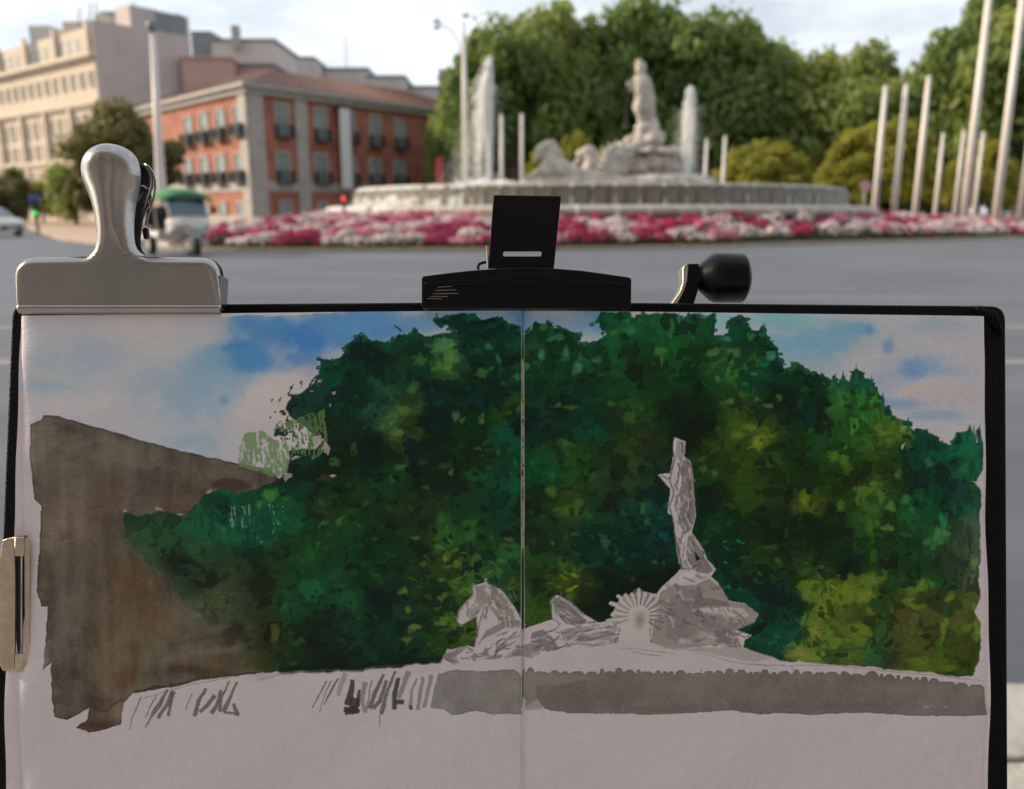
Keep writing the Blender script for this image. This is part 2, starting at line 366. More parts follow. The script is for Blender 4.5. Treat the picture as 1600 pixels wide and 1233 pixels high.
# ---------------------------------------------------------------- buildings
class Facade:
    """a vertical wall through two ground points; maps photograph-plane rays to (s, z) on the wall"""
    def __init__(s, a, b):
        s.a = Vector((a[0], a[1], 0)); e = Vector((b[0], b[1], 0))-s.a; s.L = e.length; s.d = e/s.L
        s.n = Vector((s.d.y, -s.d.x, 0))
        if s.n.dot(CAMP-s.a) < 0: s.n = -s.n
    def sz(s, px, py):
        d = ray(px, py); t = (s.a-CAMP).dot(s.n)/d.dot(s.n); p = CAMP+d*t
        return (p-s.a).dot(s.d), p.z
    def p(s, u, z, o=0.): return s.a+s.d*u+s.n*o+Vector((0, 0, z))
    def box(s, mb, u0, u1, z0, z1, o0, o1, mi=0):
        mb.box(s.p((u0+u1)/2, (z0+z1)/2, (o0+o1)/2), (u1-u0, o1-o0, z1-z0), (s.d, s.n, Vector((0, 0, 1))), mi); return mb
def window(F, par, u0, u1, z0, z1, frame, pane, fw=.16, balcony=False, mull=True):
    f = MB()
    F.box(f, u0-fw, u0, z0-fw, z1+fw, 0, .16); F.box(f, u1, u1+fw, z0-fw, z1+fw, 0, .16); F.box(f, u0, u1, z1, z1+fw, 0, .17); F.box(f, u0, u1, z0-fw, z0, 0, .2)
    w = f.build('window', frame, par)
    g = MB(); F.box(g, u0, u1, z0, z1, 0, .03); g.build('pane', pane, w)
    if mull:
        g = MB(); um = (u0+u1)/2; F.box(g, um-.05, um+.05, z0, z1, .03, .07); F.box(g, u0, um-.05, z0+(z1-z0)*.68, z0+(z1-z0)*.68+.08, .03, .07); F.box(g, um+.05, u1, z0+(z1-z0)*.68, z0+(z1-z0)*.68+.08, .03, .07); g.build('glazing_bar', M['shutter'], w)
    if balcony:
        g = MB(); e = .26; F.box(g, u0-e, u1+e, z0-.24, z0-.12, .2, .75)
        F.box(g, u0-e, u1+e, z0+.95, z0+1.02, .70, .75)
        n = 9
        for i in range(n+1):
            u = u0-e+(u1-u0+2*e-.04)*i/n; F.box(g, u, u+.04, z0-.12, z0+.95, .71, .74)
        F.box(g, u0-e, u0-e+.05, z0-.12, z0+1.02, .2, .70); F.box(g, u1+e-.05, u1+e, z0-.12, z0+1.02, .2, .70)
        g.build('balcony', M['iron'], w)
    return w

# red brick palace
C0 = at(397, 330, 85); CLe = at(250, 330, 103); CRi = at(648, 330, 103)
FR = Facade((C0.x, C0.y), (CRi.x, CRi.y)); FL = Facade((C0.x, C0.y), (CLe.x, CLe.y))
FR.L *= 1.5; FL.L *= 1.25
ZE = FR.sz(400, 138)[1]
red = thing('red_brick_building', (C0.x, C0.y, 0), 'red brick building with grey stone corners and balconied windows left of the fountain', 'building')
def PQ(u, v): p = C0+FR.d*u+FL.d*v; return Vector((p.x, p.y))
def ringq(e): return [PQ(-e, -e), PQ(FR.L+e, -e), PQ(FR.L+e, FL.L+e), PQ(-e, FL.L+e)]
MB().prism([tuple(p) for p in ringq(0)], 0, ZE).build('wall', M['brick'], red)
ev = ringq(.8); rd = ringq(-6.5)
ZR = ZE+3.1
mb = MB().add([(*p, ZE+.42) for p in ev]+[(*p, ZR) for p in rd], [(0, 1, 5, 4), (1, 2, 6, 5), (2, 3, 7, 6), (3, 0, 4, 7), (4, 5, 6, 7), (3, 2, 1, 0)])
roof = mb.build('roof', M['roof_tile'], red)
MB().prism([tuple(p) for p in ev], ZE+.003, ZE+.40).build('eave', M['granite'], roof)
MB().prism([tuple(p) for p in ringq(.4)], ZE-.55, ZE).build('cornice', M['granite'], red)
# ribs of the tiled roof on the two visible slopes
for (a, b, c, d_) in ((0, 1, 4, 5), (3, 0, 7, 4)):
    for i in range(1, 34):
        t = i/34
        p = Vector((*ev[a].lerp(ev[b], t), ZE+.46)); q = Vector((*rd[a].lerp(rd[b], t), ZR+.04))
        MB().tube([p, q], .09, 5).build('tile_rib', M['roof_tile'], roof)
zb0, zb1 = FR.sz(420, 299)[1], FR.sz(420, 283)[1]
for F, L in ((FR, FR.L), (FL, FL.L)):
    q = MB(); F.box(q, 0.0 if F is FR else .0, 1.7, 0, ZE-.56, 0, .22); q.build('corner_pilaster', M['granite'], red)
    for (u0, u1) in [(1.70, L)]:
        q = MB(); F.box(q, u0, u1, zb0, zb1, 0, .14); q.build('string_course', M['granite'], red)
    q = MB(); F.box(q, 1.70, L, 0, .9, 0, .12); q.build('plinth', M['granite'], red)
u0, _ = FR.sz(464, 250); u1, _ = FR.sz(482, 250)
for za, zc in ((.9, zb0), (zb1, ZE-.56)):
    q = MB(); FR.box(q, u0, u1, za, zc, 0, .18); q.build('pilaster', M['granite'], red)
def rows(F, lst, bal):
    for (x0, x1, y0, y1) in lst:
        (ua, za), (ub, zc) = F.sz(x0, y1), F.sz(x1, y0)
        ua, ub = min(ua, ub), max(ua, ub); e_ = (ub-ua)*.11; ua += e_; ub -= e_
        window(F, red, ua, ub, max(za, .95), zc, M['granite'], M['glass'], .2, bal)
rows(FR, [(430, 450, 165, 211), (491, 509, 172, 217), (538, 553, 177, 222), (577, 594, 183, 226), (616, 631, 189, 229)], True)
rows(FR, [(432, 452, 240, 283), (491, 511, 243, 284), (539, 555, 248, 286), (577, 594, 250, 287), (616, 632, 253, 288)], True)
rows(FR, [(437, 454, 316, 338), (496, 511, 318, 339), (540, 554, 319, 339), (578, 593, 320, 339)], False)
rows(FL, [(291, 301, 183, 226), (315, 326, 177, 222), (340, 352, 171, 217), (368, 381, 165, 211)], True)
rows(FL, [(291, 301, 250, 287), (315, 327, 245, 286), (341, 353, 242, 285), (370, 383, 239, 283)], True)
rows(FL, [(318, 328, 320, 338), (344, 355, 318, 338), (372, 385, 317, 338)], False)
# long white banner hung from the red building
(ua, za), (ub, zc) = FR.sz(525, 295), FR.sz(536, 172)
q = MB(); FR.box(q, ua, ub, za, zc, 1.05, 1.09); bn = q.build('wall_banner', M['banner']); tag(bn, 'long white vertical banner hanging on the red brick building', 'banner')
q = MB(); FR.box(q, ua-.1, ub+.1, zc-.05, zc+.05, .0, 1.05); q.build('bracket', M['iron'], bn)

# cream apartment block on the left
K = at(172, 330, 110); K0 = at(-60, 330, 142)
FA = Facade((K.x, K.y), (K0.x, K0.y)); pe = Vector((-FA.n.x, -FA.n.y, 0))
side = K+pe*26; FS = Facade((K.x, K.y), (side.x, side.y)); FS.L = FS.sz(303, 200)[0]; side = K+pe*FS.L
crm = thing('apartment_block', (K.x, K.y, 0), 'big cream apartment block with rows of windows at the upper left', 'building')
ZC = FA.sz(170, 82)[1]
far = K0+pe*FS.L
MB().prism([(K.x, K.y), (side.x, side.y), (far.x, far.y), (K0.x, K0.y)], 0, ZC).build('wall', M['cream'], crm)
q = MB(); FS.box(q, .05, FS.L-.05, 0, ZC+4.2, 0, .12); q.build('party_wall', M['party_wall'], crm)
for zz, o in ((ZC, .8), (ZC-5.6, .55), (ZC-12.5, .4)):
    q = MB(); FA.box(q, -.2, FA.L, zz, zz+.5, -.1, o); FA.box(q, 0, FA.L, zz-.3, zz, -.1, o*.6); q.build('cornice', M['cream_trim'], crm)
# attic storey, set back, and roof-top boxes
q = MB(); FA.box(q, .02, FA.L, ZC+.5, ZC+3.9, -FS.L+.3, -.9); attic = q.build('attic', M['cream'], crm)
for c in range(22):
    u = 1.4+c*FA.L/22; q = MB(); FA.box(q, u-.45, u+.45, ZC+1.2, ZC+2.9, -.9, -.86); q.build('attic_window', M['glass'], attic)
    if c % 4 == 0: q = MB(); FA.box(q, u+.9, u+1.5, ZC+.5, ZC+4.6, -.9, -.4); q.build('attic_pier', M['cream_trim'], attic)
for (x0, x1, yt, yb, dep, m, lb) in [(100, 152, 34, 62, 4, 'cream_trim', 0), (47, 78, 40, 66, 6, 'pale_render', 0), (158, 198, 18, 46, 8, 'metal_roof', 0), (150, 168, 22, 44, 4, 'cream_trim', 0), (185, 196, 36, 60, 1.5, 'cream_trim', 0)]:
    a = at(x0, yb, 116+dep); b = at(x1, yt, 116+dep)
    MB().box(((a.x+b.x)/2, 118+dep, (a.z-4+b.z)/2), (b.x-a.x, 4, b.z-a.z+4)).build('rooftop_block', M[m], crm)
for (x0, x1, yt, yb, m) in [(208, 246, 15, 60, 'party_wall'), (246, 296, 27, 60, 'party_wall'), (246, 290, 25, 29, 'metal_roof')]:
    (ua, za), (ub, zc) = FS.sz(x0, yb), FS.sz(x1, yt)
    q = MB(); FS.box(q, ua, ub, za-2, zc, -4, -.3 if m != 'metal_roof' else -.2); q.build('rooftop_block', M[m], crm)
for x, y0, y1 in ((124, 12, 36), (141, 4, 34), (150, 4, 30), (209, 2, 18), (278, 20, 32)):
    a, b = at(x, y1+6, 120), at(x, y0, 120); MB().tube([a, b], .09, 6).build('chimney_pipe', M['metal_roof'], crm)
nc = 20; sp = FA.L/nc
for c in range(nc):
    u = (c+.5)*sp
    for (z0, z1, w) in [(ZC-3.4, ZC-1.7, .40), (ZC-8.9, ZC-6.8, .42), (ZC-12.0, ZC-9.9, .42), (ZC-16.2, ZC-13.6, .42), (ZC-19.6, ZC-17.4, .42)]:
        if z0 < .5: continue
        window(FA, crm, u-w, u+w, z0, z1, M['cream_trim'], M['glass'], .12, mull=False)
    if c % 3 == 0:
        q = MB(); FA.box(q, c*sp-.35, c*sp+.35, ZC-12.1, ZC-5.6, 0, .5); FA.box(q, c*sp-.35, c*sp+.35, 0, ZC-12.5, 0, .3); q.build('pilaster', M['cream_trim'], crm)
# other roofs between and behind
def block(name, x0, x1, yt, depth, thick, m, label, roofm=None, ov=0., rz=0.):
    a = at(x0, yt, depth); b = at(x1, yt, depth); c = (a+b)/2
    t = thing(name, (c.x, depth, 0), label, 'building')
    ax = (Vector((math.cos(rz), math.sin(rz), 0)), Vector((-math.sin(rz), math.cos(rz), 0)), Vector((0, 0, 1)))
    MB().box((c.x, depth+thick/2, a.z/2), (b.x-a.x, thick, a.z), ax).build('wall', M[m], t)
    MB().box((c.x, depth+thick/2, a.z+.16), (b.x-a.x+2*ov, thick+2*ov, .3), ax).build('parapet', M[roofm or m], t)
    return t
t = block('pink_building', 276, 352, 92, 118, 14, 'pink_render', 'pink rendered building just above the red building roof', ov=.2, rz=.1)
zp = at(392, 103, 122).z; xa, xb = at(352, 330, 122).x, at(440, 330, 122).x
MB().box(((xa+xb)/2, 127, zp/2), (xb-xa, 10, zp)).build('wall', M['pink_render'], t)
MB().box(((xa+xb)/2, 127, zp+.16), (xb-xa+.6, 10.6, .3)).build('parapet', M['metal_roof'], t)
t = block('grey_building', 298, 330, 52, 142, 12, 'metal_roof', 'blue grey roof block right of the cream block')
t = block('pale_building', 330, 428, 64, 140, 14, 'pale_render', 'pale building with a chimney above the pink building', 'metal_roof', .3)
MB().box((at(366, 60, 138).x, 139, at(366, 60, 138).z+.4), (1.1, 1.1, 3.2)).build('chimney', M['granite'], t)
block('stair_tower', 462, 490, 92, 130, 8, 'pale_render', 'small pale roof tower above the red roof', 'metal_roof', .15)
block('pale_building', 505, 574, 109, 136, 12, 'pale_render', 'long pale flat roofed building behind the red roof with an antenna', 'metal_roof', .2)
a = at(536, 112, 137); MB().tube([(a.x, 140, a.z-1), (a.x, 140, a.z+6)], .07, 6).build('antenna', M['metal_roof'], [o for o in bpy.data.objects if o.get('label', '').startswith('long pale flat')][0])
block('pale_building', 574, 632, 121, 136, 12, 'pale_render', 'lower pale flat roofed building behind the middle of the red roof', 'metal_roof', .2)
t = block('pale_building', 638, 722, 137, 140, 12, 'pale_render', 'pale building half hidden by the trees right of the red roof', 'metal_roof', .2)
MB().box((at(695, 100, 138).x, 142, at(695, 104, 138).z-2.6), (2.4, 4, 5.2)).build('rooftop_block', M['pale_render'], t)
a, b, c = at(1322, 96, 150), at(1350, 70, 150), at(1392, 100, 150)
t = thing('grey_roof_building', (b.x, 155, 0), 'grey gabled roof tip above the trees on the right', 'building')
MB().prism([(a.x, 0), (c.x, 0), (c.x, c.z-1), (b.x, b.z), (a.x, a.z-1)], 150, 162, f=lambda x, y, z: (x, z, y)).build('gable', M['pale_render'], t)
for p, q_ in ((a, b), (b, c)):
    mb = MB().add([(p.x, 149.6, p.z-1 if p is not b else p.z+.1), (q_.x, 149.6, q_.z-1 if q_ is not b else q_.z+.1), (q_.x, 162.5, q_.z-1 if q_ is not b else q_.z+.1), (p.x, 162.5, p.z-1 if p is not b else p.z+.1)], [(0, 1, 2, 3)])
    o = mb.build('roof_slope', M['metal_roof'], t); sd = o.modifiers.new('s', 'SOLIDIFY'); sd.thickness = .3
# pavement strip before the buildings
struct(MB().box((-20, 97, .05), (110, 32, .10)).build('building_pavement', M['paving']))

# unseen street front, added behind the easel: it shades the open pages from most of the sky
M['added_front_stone'] = mat('added_front_stone', (.46, .395, .375), .85, var=.1, vscale=.5)
FN = Facade((-45, -7.5), (45, -7.5))
near = thing('added_street_front', (0, -7.5, 0), 'unseen stone street front added behind the easel to shade the pages', 'building')
MB().box((0, -15.5, 12), (90, 16, 24)).build('wall', M['added_front_stone'], near)
q = MB(); FN.box(q, 0, FN.L, 23.2, 24.1, 0, 1.0); q.build('cornice', M['granite'], near)
q = MB(); FN.box(q, 0, FN.L, 4.6, 5.0, 0, .3); q.build('string_course', M['granite'], near)
for c in range(12):
    for z0, z1 in ((.6, 3.6), (6, 8.6), (10.4, 12.8), (14.6, 17), (18.8, 21)):
        u = 5+c*7.2; window(FN, near, u-.8, u+.8, z0, z1, M['granite'], M['glass'], .2, z0 > 5 and z0 < 12)
# ---------------------------------------------------------------- fountain
fx, fy = FC.x, FC.y
fountain = thing('fountain', (fx, fy, 0), 'wide two tiered round stone fountain basin with water falling over its rim', 'fountain')
MB().lathe([(RL-.10, 0), (RL-.10, .95), (RL+.12, 1.02), (RL+.30, 1.18), (RL+.34, 1.36), (RL+.20, 1.50), (RL-.2, 1.55), (RL-.7, 1.52), (RL-.8, 1.42)], (fx, fy, 0), 128).build('lower_basin', M['stone_pale'], fountain, True)
MB().lathe([(RL-.75, 1.44), (RU-.2, 1.46)], (fx, fy, 0), 96).build('lower_pool', M['water'], fountain, True)
MB().lathe([(RU-.30, 1.2), (RU-.30, 2.40)], (fx, fy, 0), 128).build('upper_wall', M['stone_wet'], fountain, True)
MB().lathe([(RU-.32, 2.30), (RU+.02, 2.31), (RU+.10, 2.36), (RU+.08, 2.44), (RU-.1, 2.49), (RU-.7, 2.46), (RU-.75, 2.30)], (fx, fy, 0), 128).build('upper_rim', M['stone_pale'], fountain, True)
MB().lathe([(RU-.72, 2.42), (3., 2.44), (.1, 2.44)], (fx, fy, 0), 96).build('upper_pool', M['water'], fountain, True)
# stone blocks of the upper wall on the street side
NB_ = 62; da = math.pi*1.1/NB_
blk = MB(); w = (RU)*da*.5-.02
blk.add([(-w, -.30, 1.40), (w, -.30, 1.40), (w, .0, 1.40), (-w, .0, 1.40), (-w, -.30, 2.30), (w, -.30, 2.30), (w, 0, 2.30), (-w, 0, 2.30)], [(0,3,2,1),(4,5,6,7),(0,1,5,4),(1,2,6,5),(2,3,7,6),(3,0,4,7)])
blk_me = blk.mesh('stone_block'); blk_me.materials.append(M['stone_wet'])
rg = random.Random(3)
for i in range(NB_):
    th = -math.pi/2+(i+.5-NB_/2)*da
    o = bpy.data.objects.new('stone_block', blk_me); col.objects.link(o); o.parent = fountain
    rr = RU-.31+rg.uniform(.0, .05)
    o.location = (rr*math.cos(th), rr*math.sin(th), 0); o.rotation_euler = (0, 0, th+math.pi/2)
    o.location = Vector(o.location)+Vector((math.cos(th), math.sin(th), 0))*.30
# falling water: many narrow ribbons, thick on the left, thin elsewhere
wm = bpy.data.materials.new('falling_water'); wm.use_nodes = True
n_, l_ = wm.node_tree.nodes, wm.node_tree.links; p_ = n_['Principled BSDF']
p_.inputs['Base Color'].default_value = (.72, .75, .74, 1); p_.inputs['Roughness'].default_value = .6; p_.inputs['Specular IOR Level'].default_value = .2
tc_ = n_.new('ShaderNodeTexCoord'); mp_ = n_.new('ShaderNodeMapping'); mp_.inputs['Scale'].default_value = (9, 9, 1.2); nz_ = n_.new('ShaderNodeTexNoise'); nz_.inputs['Scale'].default_value = 1.4; nz_.inputs['Detail'].default_value = 4
cr_ = n_.new('ShaderNodeValToRGB'); cr_.color_ramp.elements[0].position = .36; cr_.color_ramp.elements[1].position = .62; cr_.color_ramp.elements[0].color = (.1, .1, .1, 1); cr_.color_ramp.elements[1].color = (.85, .85, .85, 1)
l_.new(tc_.outputs['Object'], mp_.inputs['Vector']); l_.new(mp_.outputs['Vector'], nz_.inputs['Vector']); l_.new(nz_.outputs['Fac'], cr_.inputs['Fac']); l_.new(cr_.outputs['Color'], p_.inputs['Alpha'])
M['fall'] = wm
def ribbons(prof, lst, name):
    mb = MB()
    for th, wd in lst:
        n = len(prof)
        for k in range(n): pass
        ang = wd/prof[0][0]
        m = 3
        vs = []
        for r, z in prof:
            for q in range(m+1):
                a = th+ang*(q/m-.5); rr = r+rg.uniform(-.02, .02); vs.append((fx+rr*math.cos(a), fy+rr*math.sin(a), z))
        mb.add(vs, [(k*(m+1)+q, k*(m+1)+q+1, (k+1)*(m+1)+q+1, (k+1)*(m+1)+q) for k in range(n-1) for q in range(m)])
    o = mb.build(name, M['fall'], fountain, True); o['kind'] = 'stuff'; return o
up = [(RU+.0, 2.50), (RU+.13, 2.44), (RU+.24, 2.25), (RU+.32, 1.95), (RU+.38, 1.50)]
lst = []
th = math.radians(182)
while th < math.radians(358):
    dg = math.degrees(th)
    dense = dg < 241 or dg > 346
    wd = rg.uniform(.5, 1.5) if dense else rg.uniform(.04, .16)
    lst.append((th, wd)); th += (wd+(rg.uniform(.0, .25) if dense else rg.uniform(.35, 1.3)))/RU
ribbons(up, lst, 'falling_water')
lo = [(RL-.3, 1.57), (RL+.22, 1.53), (RL+.38, 1.36), (RL+.40, 1.1), (RL+.43, .6)]
lst = []; th = math.radians(182)
while th < math.radians(358):
    dg = math.degrees(th); dense = dg < 232
    wd = rg.uniform(.5, 1.6) if dense else rg.uniform(.05, .25)
    lst.append((th, wd)); th += (wd+(rg.uniform(.0, .3) if dense else rg.uniform(.4, 1.6)))/RL
ribbons(lo, lst, 'lower_falling_water')

# jets: droplets thrown up in a column and falling back
def jet(px, top, base, label, seed, wide, drift):
    g = np.random.RandomState(seed); s = fy/FPX
    b = at(px, base, fy-1); zt = at(px, top, fy-1).z; zb = 2.46; H = zt-zb
    t = thing('water_jet', (b.x, b.y, zb), label, 'water jet')
    def drops(n, fx_, rmin, rmax, name):
        V = []; F = []
        P = fx_(n)
        rad = g.uniform(rmin, rmax, n)
        octo = np.array([(1,0,0),(-1,0,0),(0,1,0),(0,-1,0),(0,0,1.6),(0,0,-1.6)])
        fcs = [(0,2,4),(2,1,4),(1,3,4),(3,0,4),(2,0,5),(1,2,5),(3,1,5),(0,3,5)]
        V = (P[:, None, :]+octo[None]*rad[:, None, None]).reshape(-1, 3)
        mb = MB(); mb.v = [tuple(v) for v in V]; mb.f = [tuple(6*i+k for k in f) for i in range(n) for f in fcs]; mb.mi = [0]*len(mb.f)
        o = mb.local(name, M['foam'], t); o['kind'] = 'stuff'
    def core(n):
        z = g.rand(n)**.85; r = (.09+.12*z)*wide*np.sqrt(g.rand(n))*np.sqrt(np.clip(1-(np.clip(z-.80, 0, 1)/.205)**2, .03, 1)); a = g.rand(n)*6.283
        return np.stack([r*np.cos(a), r*np.sin(a), z*H], 1)
    def plume(n):                      # ragged streamers that break off near the top and fall back
        ns = 95; per = n//ns; out = []
        for q in range(ns):
            z0 = 1-.34*g.rand()**1.6; z1 = z0-g.uniform(.12, .8); a = g.rand()*6.283; r0 = .10*wide; r1 = g.uniform(.12, .46)*wide
            t = np.sort(g.rand(per)); z = z0+(z1-z0)*t**1.25; r = r0+(r1-r0)*np.sqrt(t)+g.normal(size=per)*.03
            out.append(np.stack([r*math.cos(a)-drift*.5*t**1.3, r*math.sin(a), np.maximum(z, .01)*H], 1))
        return np.concatenate(out)
    def mist(n):
        z = g.rand(n)**1.2*.8
        return np.stack([g.normal(size=n)*(.28+.35*(1-z))*wide-drift*1.5*(1-z)**1.3, g.normal(size=n)*.5, z*H], 1)
    def foam(n):
        return np.stack([g.normal(size=n)*.62, g.normal(size=n)*.5, np.abs(g.normal(size=n))*.20+.04], 1)
    drops(3200, core, .034, .062, 'rising_column'); drops(95*46, plume, .018, .042, 'falling_plume'); drops(6500, mist, .007, .016, 'spray'); drops(1500, foam, .04, .09, 'foam')
jet(765, 90, 286, 'taller left fountain jet with spray drifting left', 5, 1.15, 1.0)
jet(1073, 136, 278, 'smaller right fountain jet beside the statue', 6, .85, .1)

# ---------------------------------------------------------------- Neptune group: blended lumps, remeshed into carved stone
def S(px, py, dy=0.): 
    p = at(px, py, fy+dy); return p
def carve(name, parts, voxel, m, parent, rough=.05):
    bm = bmesh.new()
    for p in parts:
        if p[0] == 'e':
            _, c, r = p[:3]; rot = p[3] if len(p) > 3 else 0.
            mt = Matrix.Translation(c) @ Matrix.Rotation(rot, 4, 'Y') @ Matrix.Diagonal((*r, 1))
            bmesh.ops.create_icosphere(bm, subdivisions=3, radius=1, matrix=mt)
        else:
            _, pts, rad = p; t = MB().tube(pts, rad, 12)
            vs = [bm.verts.new(v) for v in t.v]
            for f in t.f: bm.faces.new([vs[i] for i in f])
            for q, r in zip(pts, rad): bmesh.ops.create_icosphere(bm, subdivisions=2, radius=r*.99, matrix=Matrix.Translation(q))
    me = bpy.data.meshes.new(name); bm.to_mesh(me); bm.free()
    o = bpy.data.objects.new(name, me); col.objects.link(o)
    rm = o.modifiers.new('r', 'REMESH'); rm.mode = 'VOXEL'; rm.voxel_size = voxel; rm.use_smooth_shade = True
    sm = o.modifiers.new('s', 'SMOOTH'); sm.iterations = 1; sm.factor = .5
    dg = bpy.context.evaluated_depsgraph_get(); me2 = bpy.data.meshes.new_from_object(o.evaluated_get(dg)); me2.name = name
    bpy.data.objects.remove(o)
    g = random.Random(len(parts)); 
    off = Vector((0, 0, 0)); q = parent
    while q: off = off+q.location; q = q.parent
    for v in me2.vertices:
        v.co = v.co+v.normal*(noise.noise(v.co*2.6)*rough+noise.noise(v.co*7.)*rough*.5)-off
    me2.materials.clear()
    return link(name, me2, m, parent, True)
E = lambda px, py, dy, rx, ry, rz, rot=0.: ('e', S(px, py, dy), (rx, ry, rz), rot)
T = lambda pts, rad: ('t', [S(*p) for p in pts], rad)
stat = thing('statue_group', tuple(S(1000, 285)), 'pale stone group of a standing figure on a shell chariot drawn by sea horses', 'statue')
carve('rock_base', [E(965, 287, 0, 5.1, 2.4, .42), E(900, 285, -.4, 3.2, 1.8, .45), E(1030, 284, 0, 3.4, 2.2, .5), E(850, 288, -.6, 1.5, 1.3, .32), E(1078, 285, 0, 1.5, 1.2, .3), E(930, 279, -.3, 1.9, 1.3, .5), E(870, 280, -.5, 1.4, .9, .36)], .14, M['marble'], stat, .12)
carve('shell_chariot', [E(1020, 238, 0, 1.55, 1.4, .24, .08), E(1046, 236, 0, .72, 1.0, .16, .12), E(1022, 254, 0, 1.05, 1.1, .75), E(1040, 262, 0, .62, .9, .55), E(995, 262, 0, .9, 1.1, .7), E(1000, 226, 0, .95, .9, .55), E(1018, 218, 0, .75, .8, .55),
                        E(980, 236, -.2, .8, .8, .55), E(1006, 205, 0, .48, .5, .5), E(1020, 207, 0, .38, .45, .42)], .08, M['marble'], stat, .24)
wheel_parts = [E(962, 252, -1.0, .92, .2, .92)]
for k in range(16):
    a = k*math.pi/8; c = S(962, 252, -1.15); wheel_parts.append(('t', [c+Vector((math.cos(a)*.3, 0, math.sin(a)*.3)), c+Vector((math.cos(a)*1.12, 0, math.sin(a)*1.12))], [.12, .07]))
carve('chariot_wheel', wheel_parts, .06, M['marble'], stat, .03)
carve('standing_figure', [T([(1004, 196), (1001, 180), (999, 166)], [.27, .25, .34]), T([(1016, 196), (1012, 180), (1008, 166)], [.27, .25, .34]), T([(1003, 166), (1004, 150), (1003, 136), (1002, 126)], [.50, .42, .50, .46]),
                         T([(1002, 124), (1001, 116)], [.24, .22]), E(1001, 106, 0, .30, .32, .40), E(999, 100, 0, .24, .26, .24), E(998, 113, -.16, .18, .2, .24),
                         T([(993, 127), (987, 140), (982, 133)], [.22, .18, .13]), T([(1012, 128), (1017, 146), (1013, 160)], [.23, .19, .16]), E(982, 131, -.05, .12, .12, .16),
                         T([(1015, 130), (1018, 155), (1016, 178), (1020, 200)], [.14, .24, .28, .36]), E(1008, 200, 0, .62, .5, .34)], .045, M['marble'], stat, .07)
MB().tube([S(981, 118, -.1), S(982, 150, -.1), S(975, 202, -.1)], .035, 6).build('trident', M['iron'], stat)
def seahorse(cx, cy, k, dy):
    q = lambda x, y: (cx+x*k, cy+y*k, dy)
    return [T([q(-22, 12), q(-13, 3), q(-6, -9)], [.13, .20, .27]), E(cx-10*k, cy-2*k, dy, .42, .24, .26, .75), T([q(-4, -10), q(4, 0), q(6, 14), q(2, 30)], [.30, .42, .52, .60]), E(cx-1*k, cy-17*k, dy, .09, .08, .2), E(cx+6*k, cy-10*k, dy, .34, .18, .34),
            T([q(6, 22), q(22, 30), q(40, 36), q(56, 34)], [.62, .62, .5, .3]), T([q(-2, 28), q(-16, 32), q(-26, 38), q(-34, 44)], [.26, .2, .16, .15]), T([q(2, 32), q(-8, 40), q(-18, 46)], [.26, .2, .16]), E(cx+13*k, cy+4*k, dy, .36, .2, .5, -.4)]
carve('sea_horse', seahorse(857, 238, .98, -1.2), .055, M['marble'], stat, .08)
carve('sea_horse', seahorse(918, 246, .86, -.4), .055, M['marble'], stat, .08)

# ---------------------------------------------------------------- poles
def pole(px0, py0, top, depth, r, label, px1=None):
    b = at(px0, 332, depth); H = at(px0, top, depth).z
    t = thing('flagpole', (b.x, depth, 0), label, 'flagpole', 'white flagpoles round the square')
    MB().tube([(0, 0, 0), (0, 0, H*.5), (0, 0, H)], [r, r*.86, r*.70], 12).local('shaft', M['pole'], t, True)
    MB().tube([(0, 0, 0), (0, 0, .35)], [r*1.6, r*1.5], 12).local('base_collar', M['pole'], t)
    MB().lathe([(.001, H+r*1.3), (r*.6, H+r*1.0), (r*.8, H+r*.4), (r*.66, H)], n=10).local('finial', M['pole'], t, True)
for a in [(1366, 332, 140, 52, .19, 'leftmost of the three short flagpoles beside the large dome bush'), (1397, 332, 137, 52, .19, 'middle of the three short flagpoles before the large dome bush'), (1430, 332, 125, 50, .19, 'rightmost of the three short flagpoles by the large dome bush'),
          (1507, 335, -40, 46.5, .225, 'tall near flagpole, the left one of the two cut by the top edge'), (1557, 335, -40, 46, .225, 'tall near flagpole, the right one of the two cut by the top edge'), (1595, 335, 40, 49, .21, 'flagpole cut by the right edge of the view'),
          (1461, 332, 212, 56, .14, 'far thin flagpole right of the short trio'), (1492, 332, 208, 56, .14, 'far thin flagpole just left of the tall near pole'), (1522, 332, 210, 55, .14, 'far thin flagpole between the two tall near poles'),
          (784, 332, 183, 76, .2, 'far flagpole just right of the left water jet'), (815, 332, 182, 76, .2, 'far flagpole left of the first sea horse'), (1099, 332, 221, 61, .14, 'far flagpole just right of the right water jet'), (1127, 332, 216, 60, .14, 'far flagpole before the left dome bush')]:
    pole(*a)
# street lamps
b = at(728, 330, 66); H = at(728, 34, 66).z
t = thing('street_lamp', (b.x, 66, 0), 'tall thin street lamp with curved double arm left of the water jet', 'street lamp')
MB().tube([(0, 0, 0), (0, 0, H*.6), (0, 0, H)], [.24, .2, .13], 10).local('post', M['pole'], t, True)
s_ = 66/FPX
MB().tube([(0, 0, H-3.2), (-.25, 0, H-1.7), (-.9, 0, H-.6), (-1.9, 0, H-.1)], .06, 8).local('arm', M['pole'], t, True)
for (x, z) in ((-2.0, .0), (-2.0, -.42), (.15, .42)):
    MB().lathe([(.001, .16), (.22, .1), (.3, -.06), (.001, -.1)], (x, 0, H+z), 12).local('lamp_head', M['metal_roof'], t, True)
b = at(252, 330, 36); H = at(243, 46, 36).z
t = thing('lamp_column', (b.x, 36, 0), 'thick white lamp column rising behind the green canopy', 'street lamp')
t.rotation_euler = (0, R(2.0), 0)
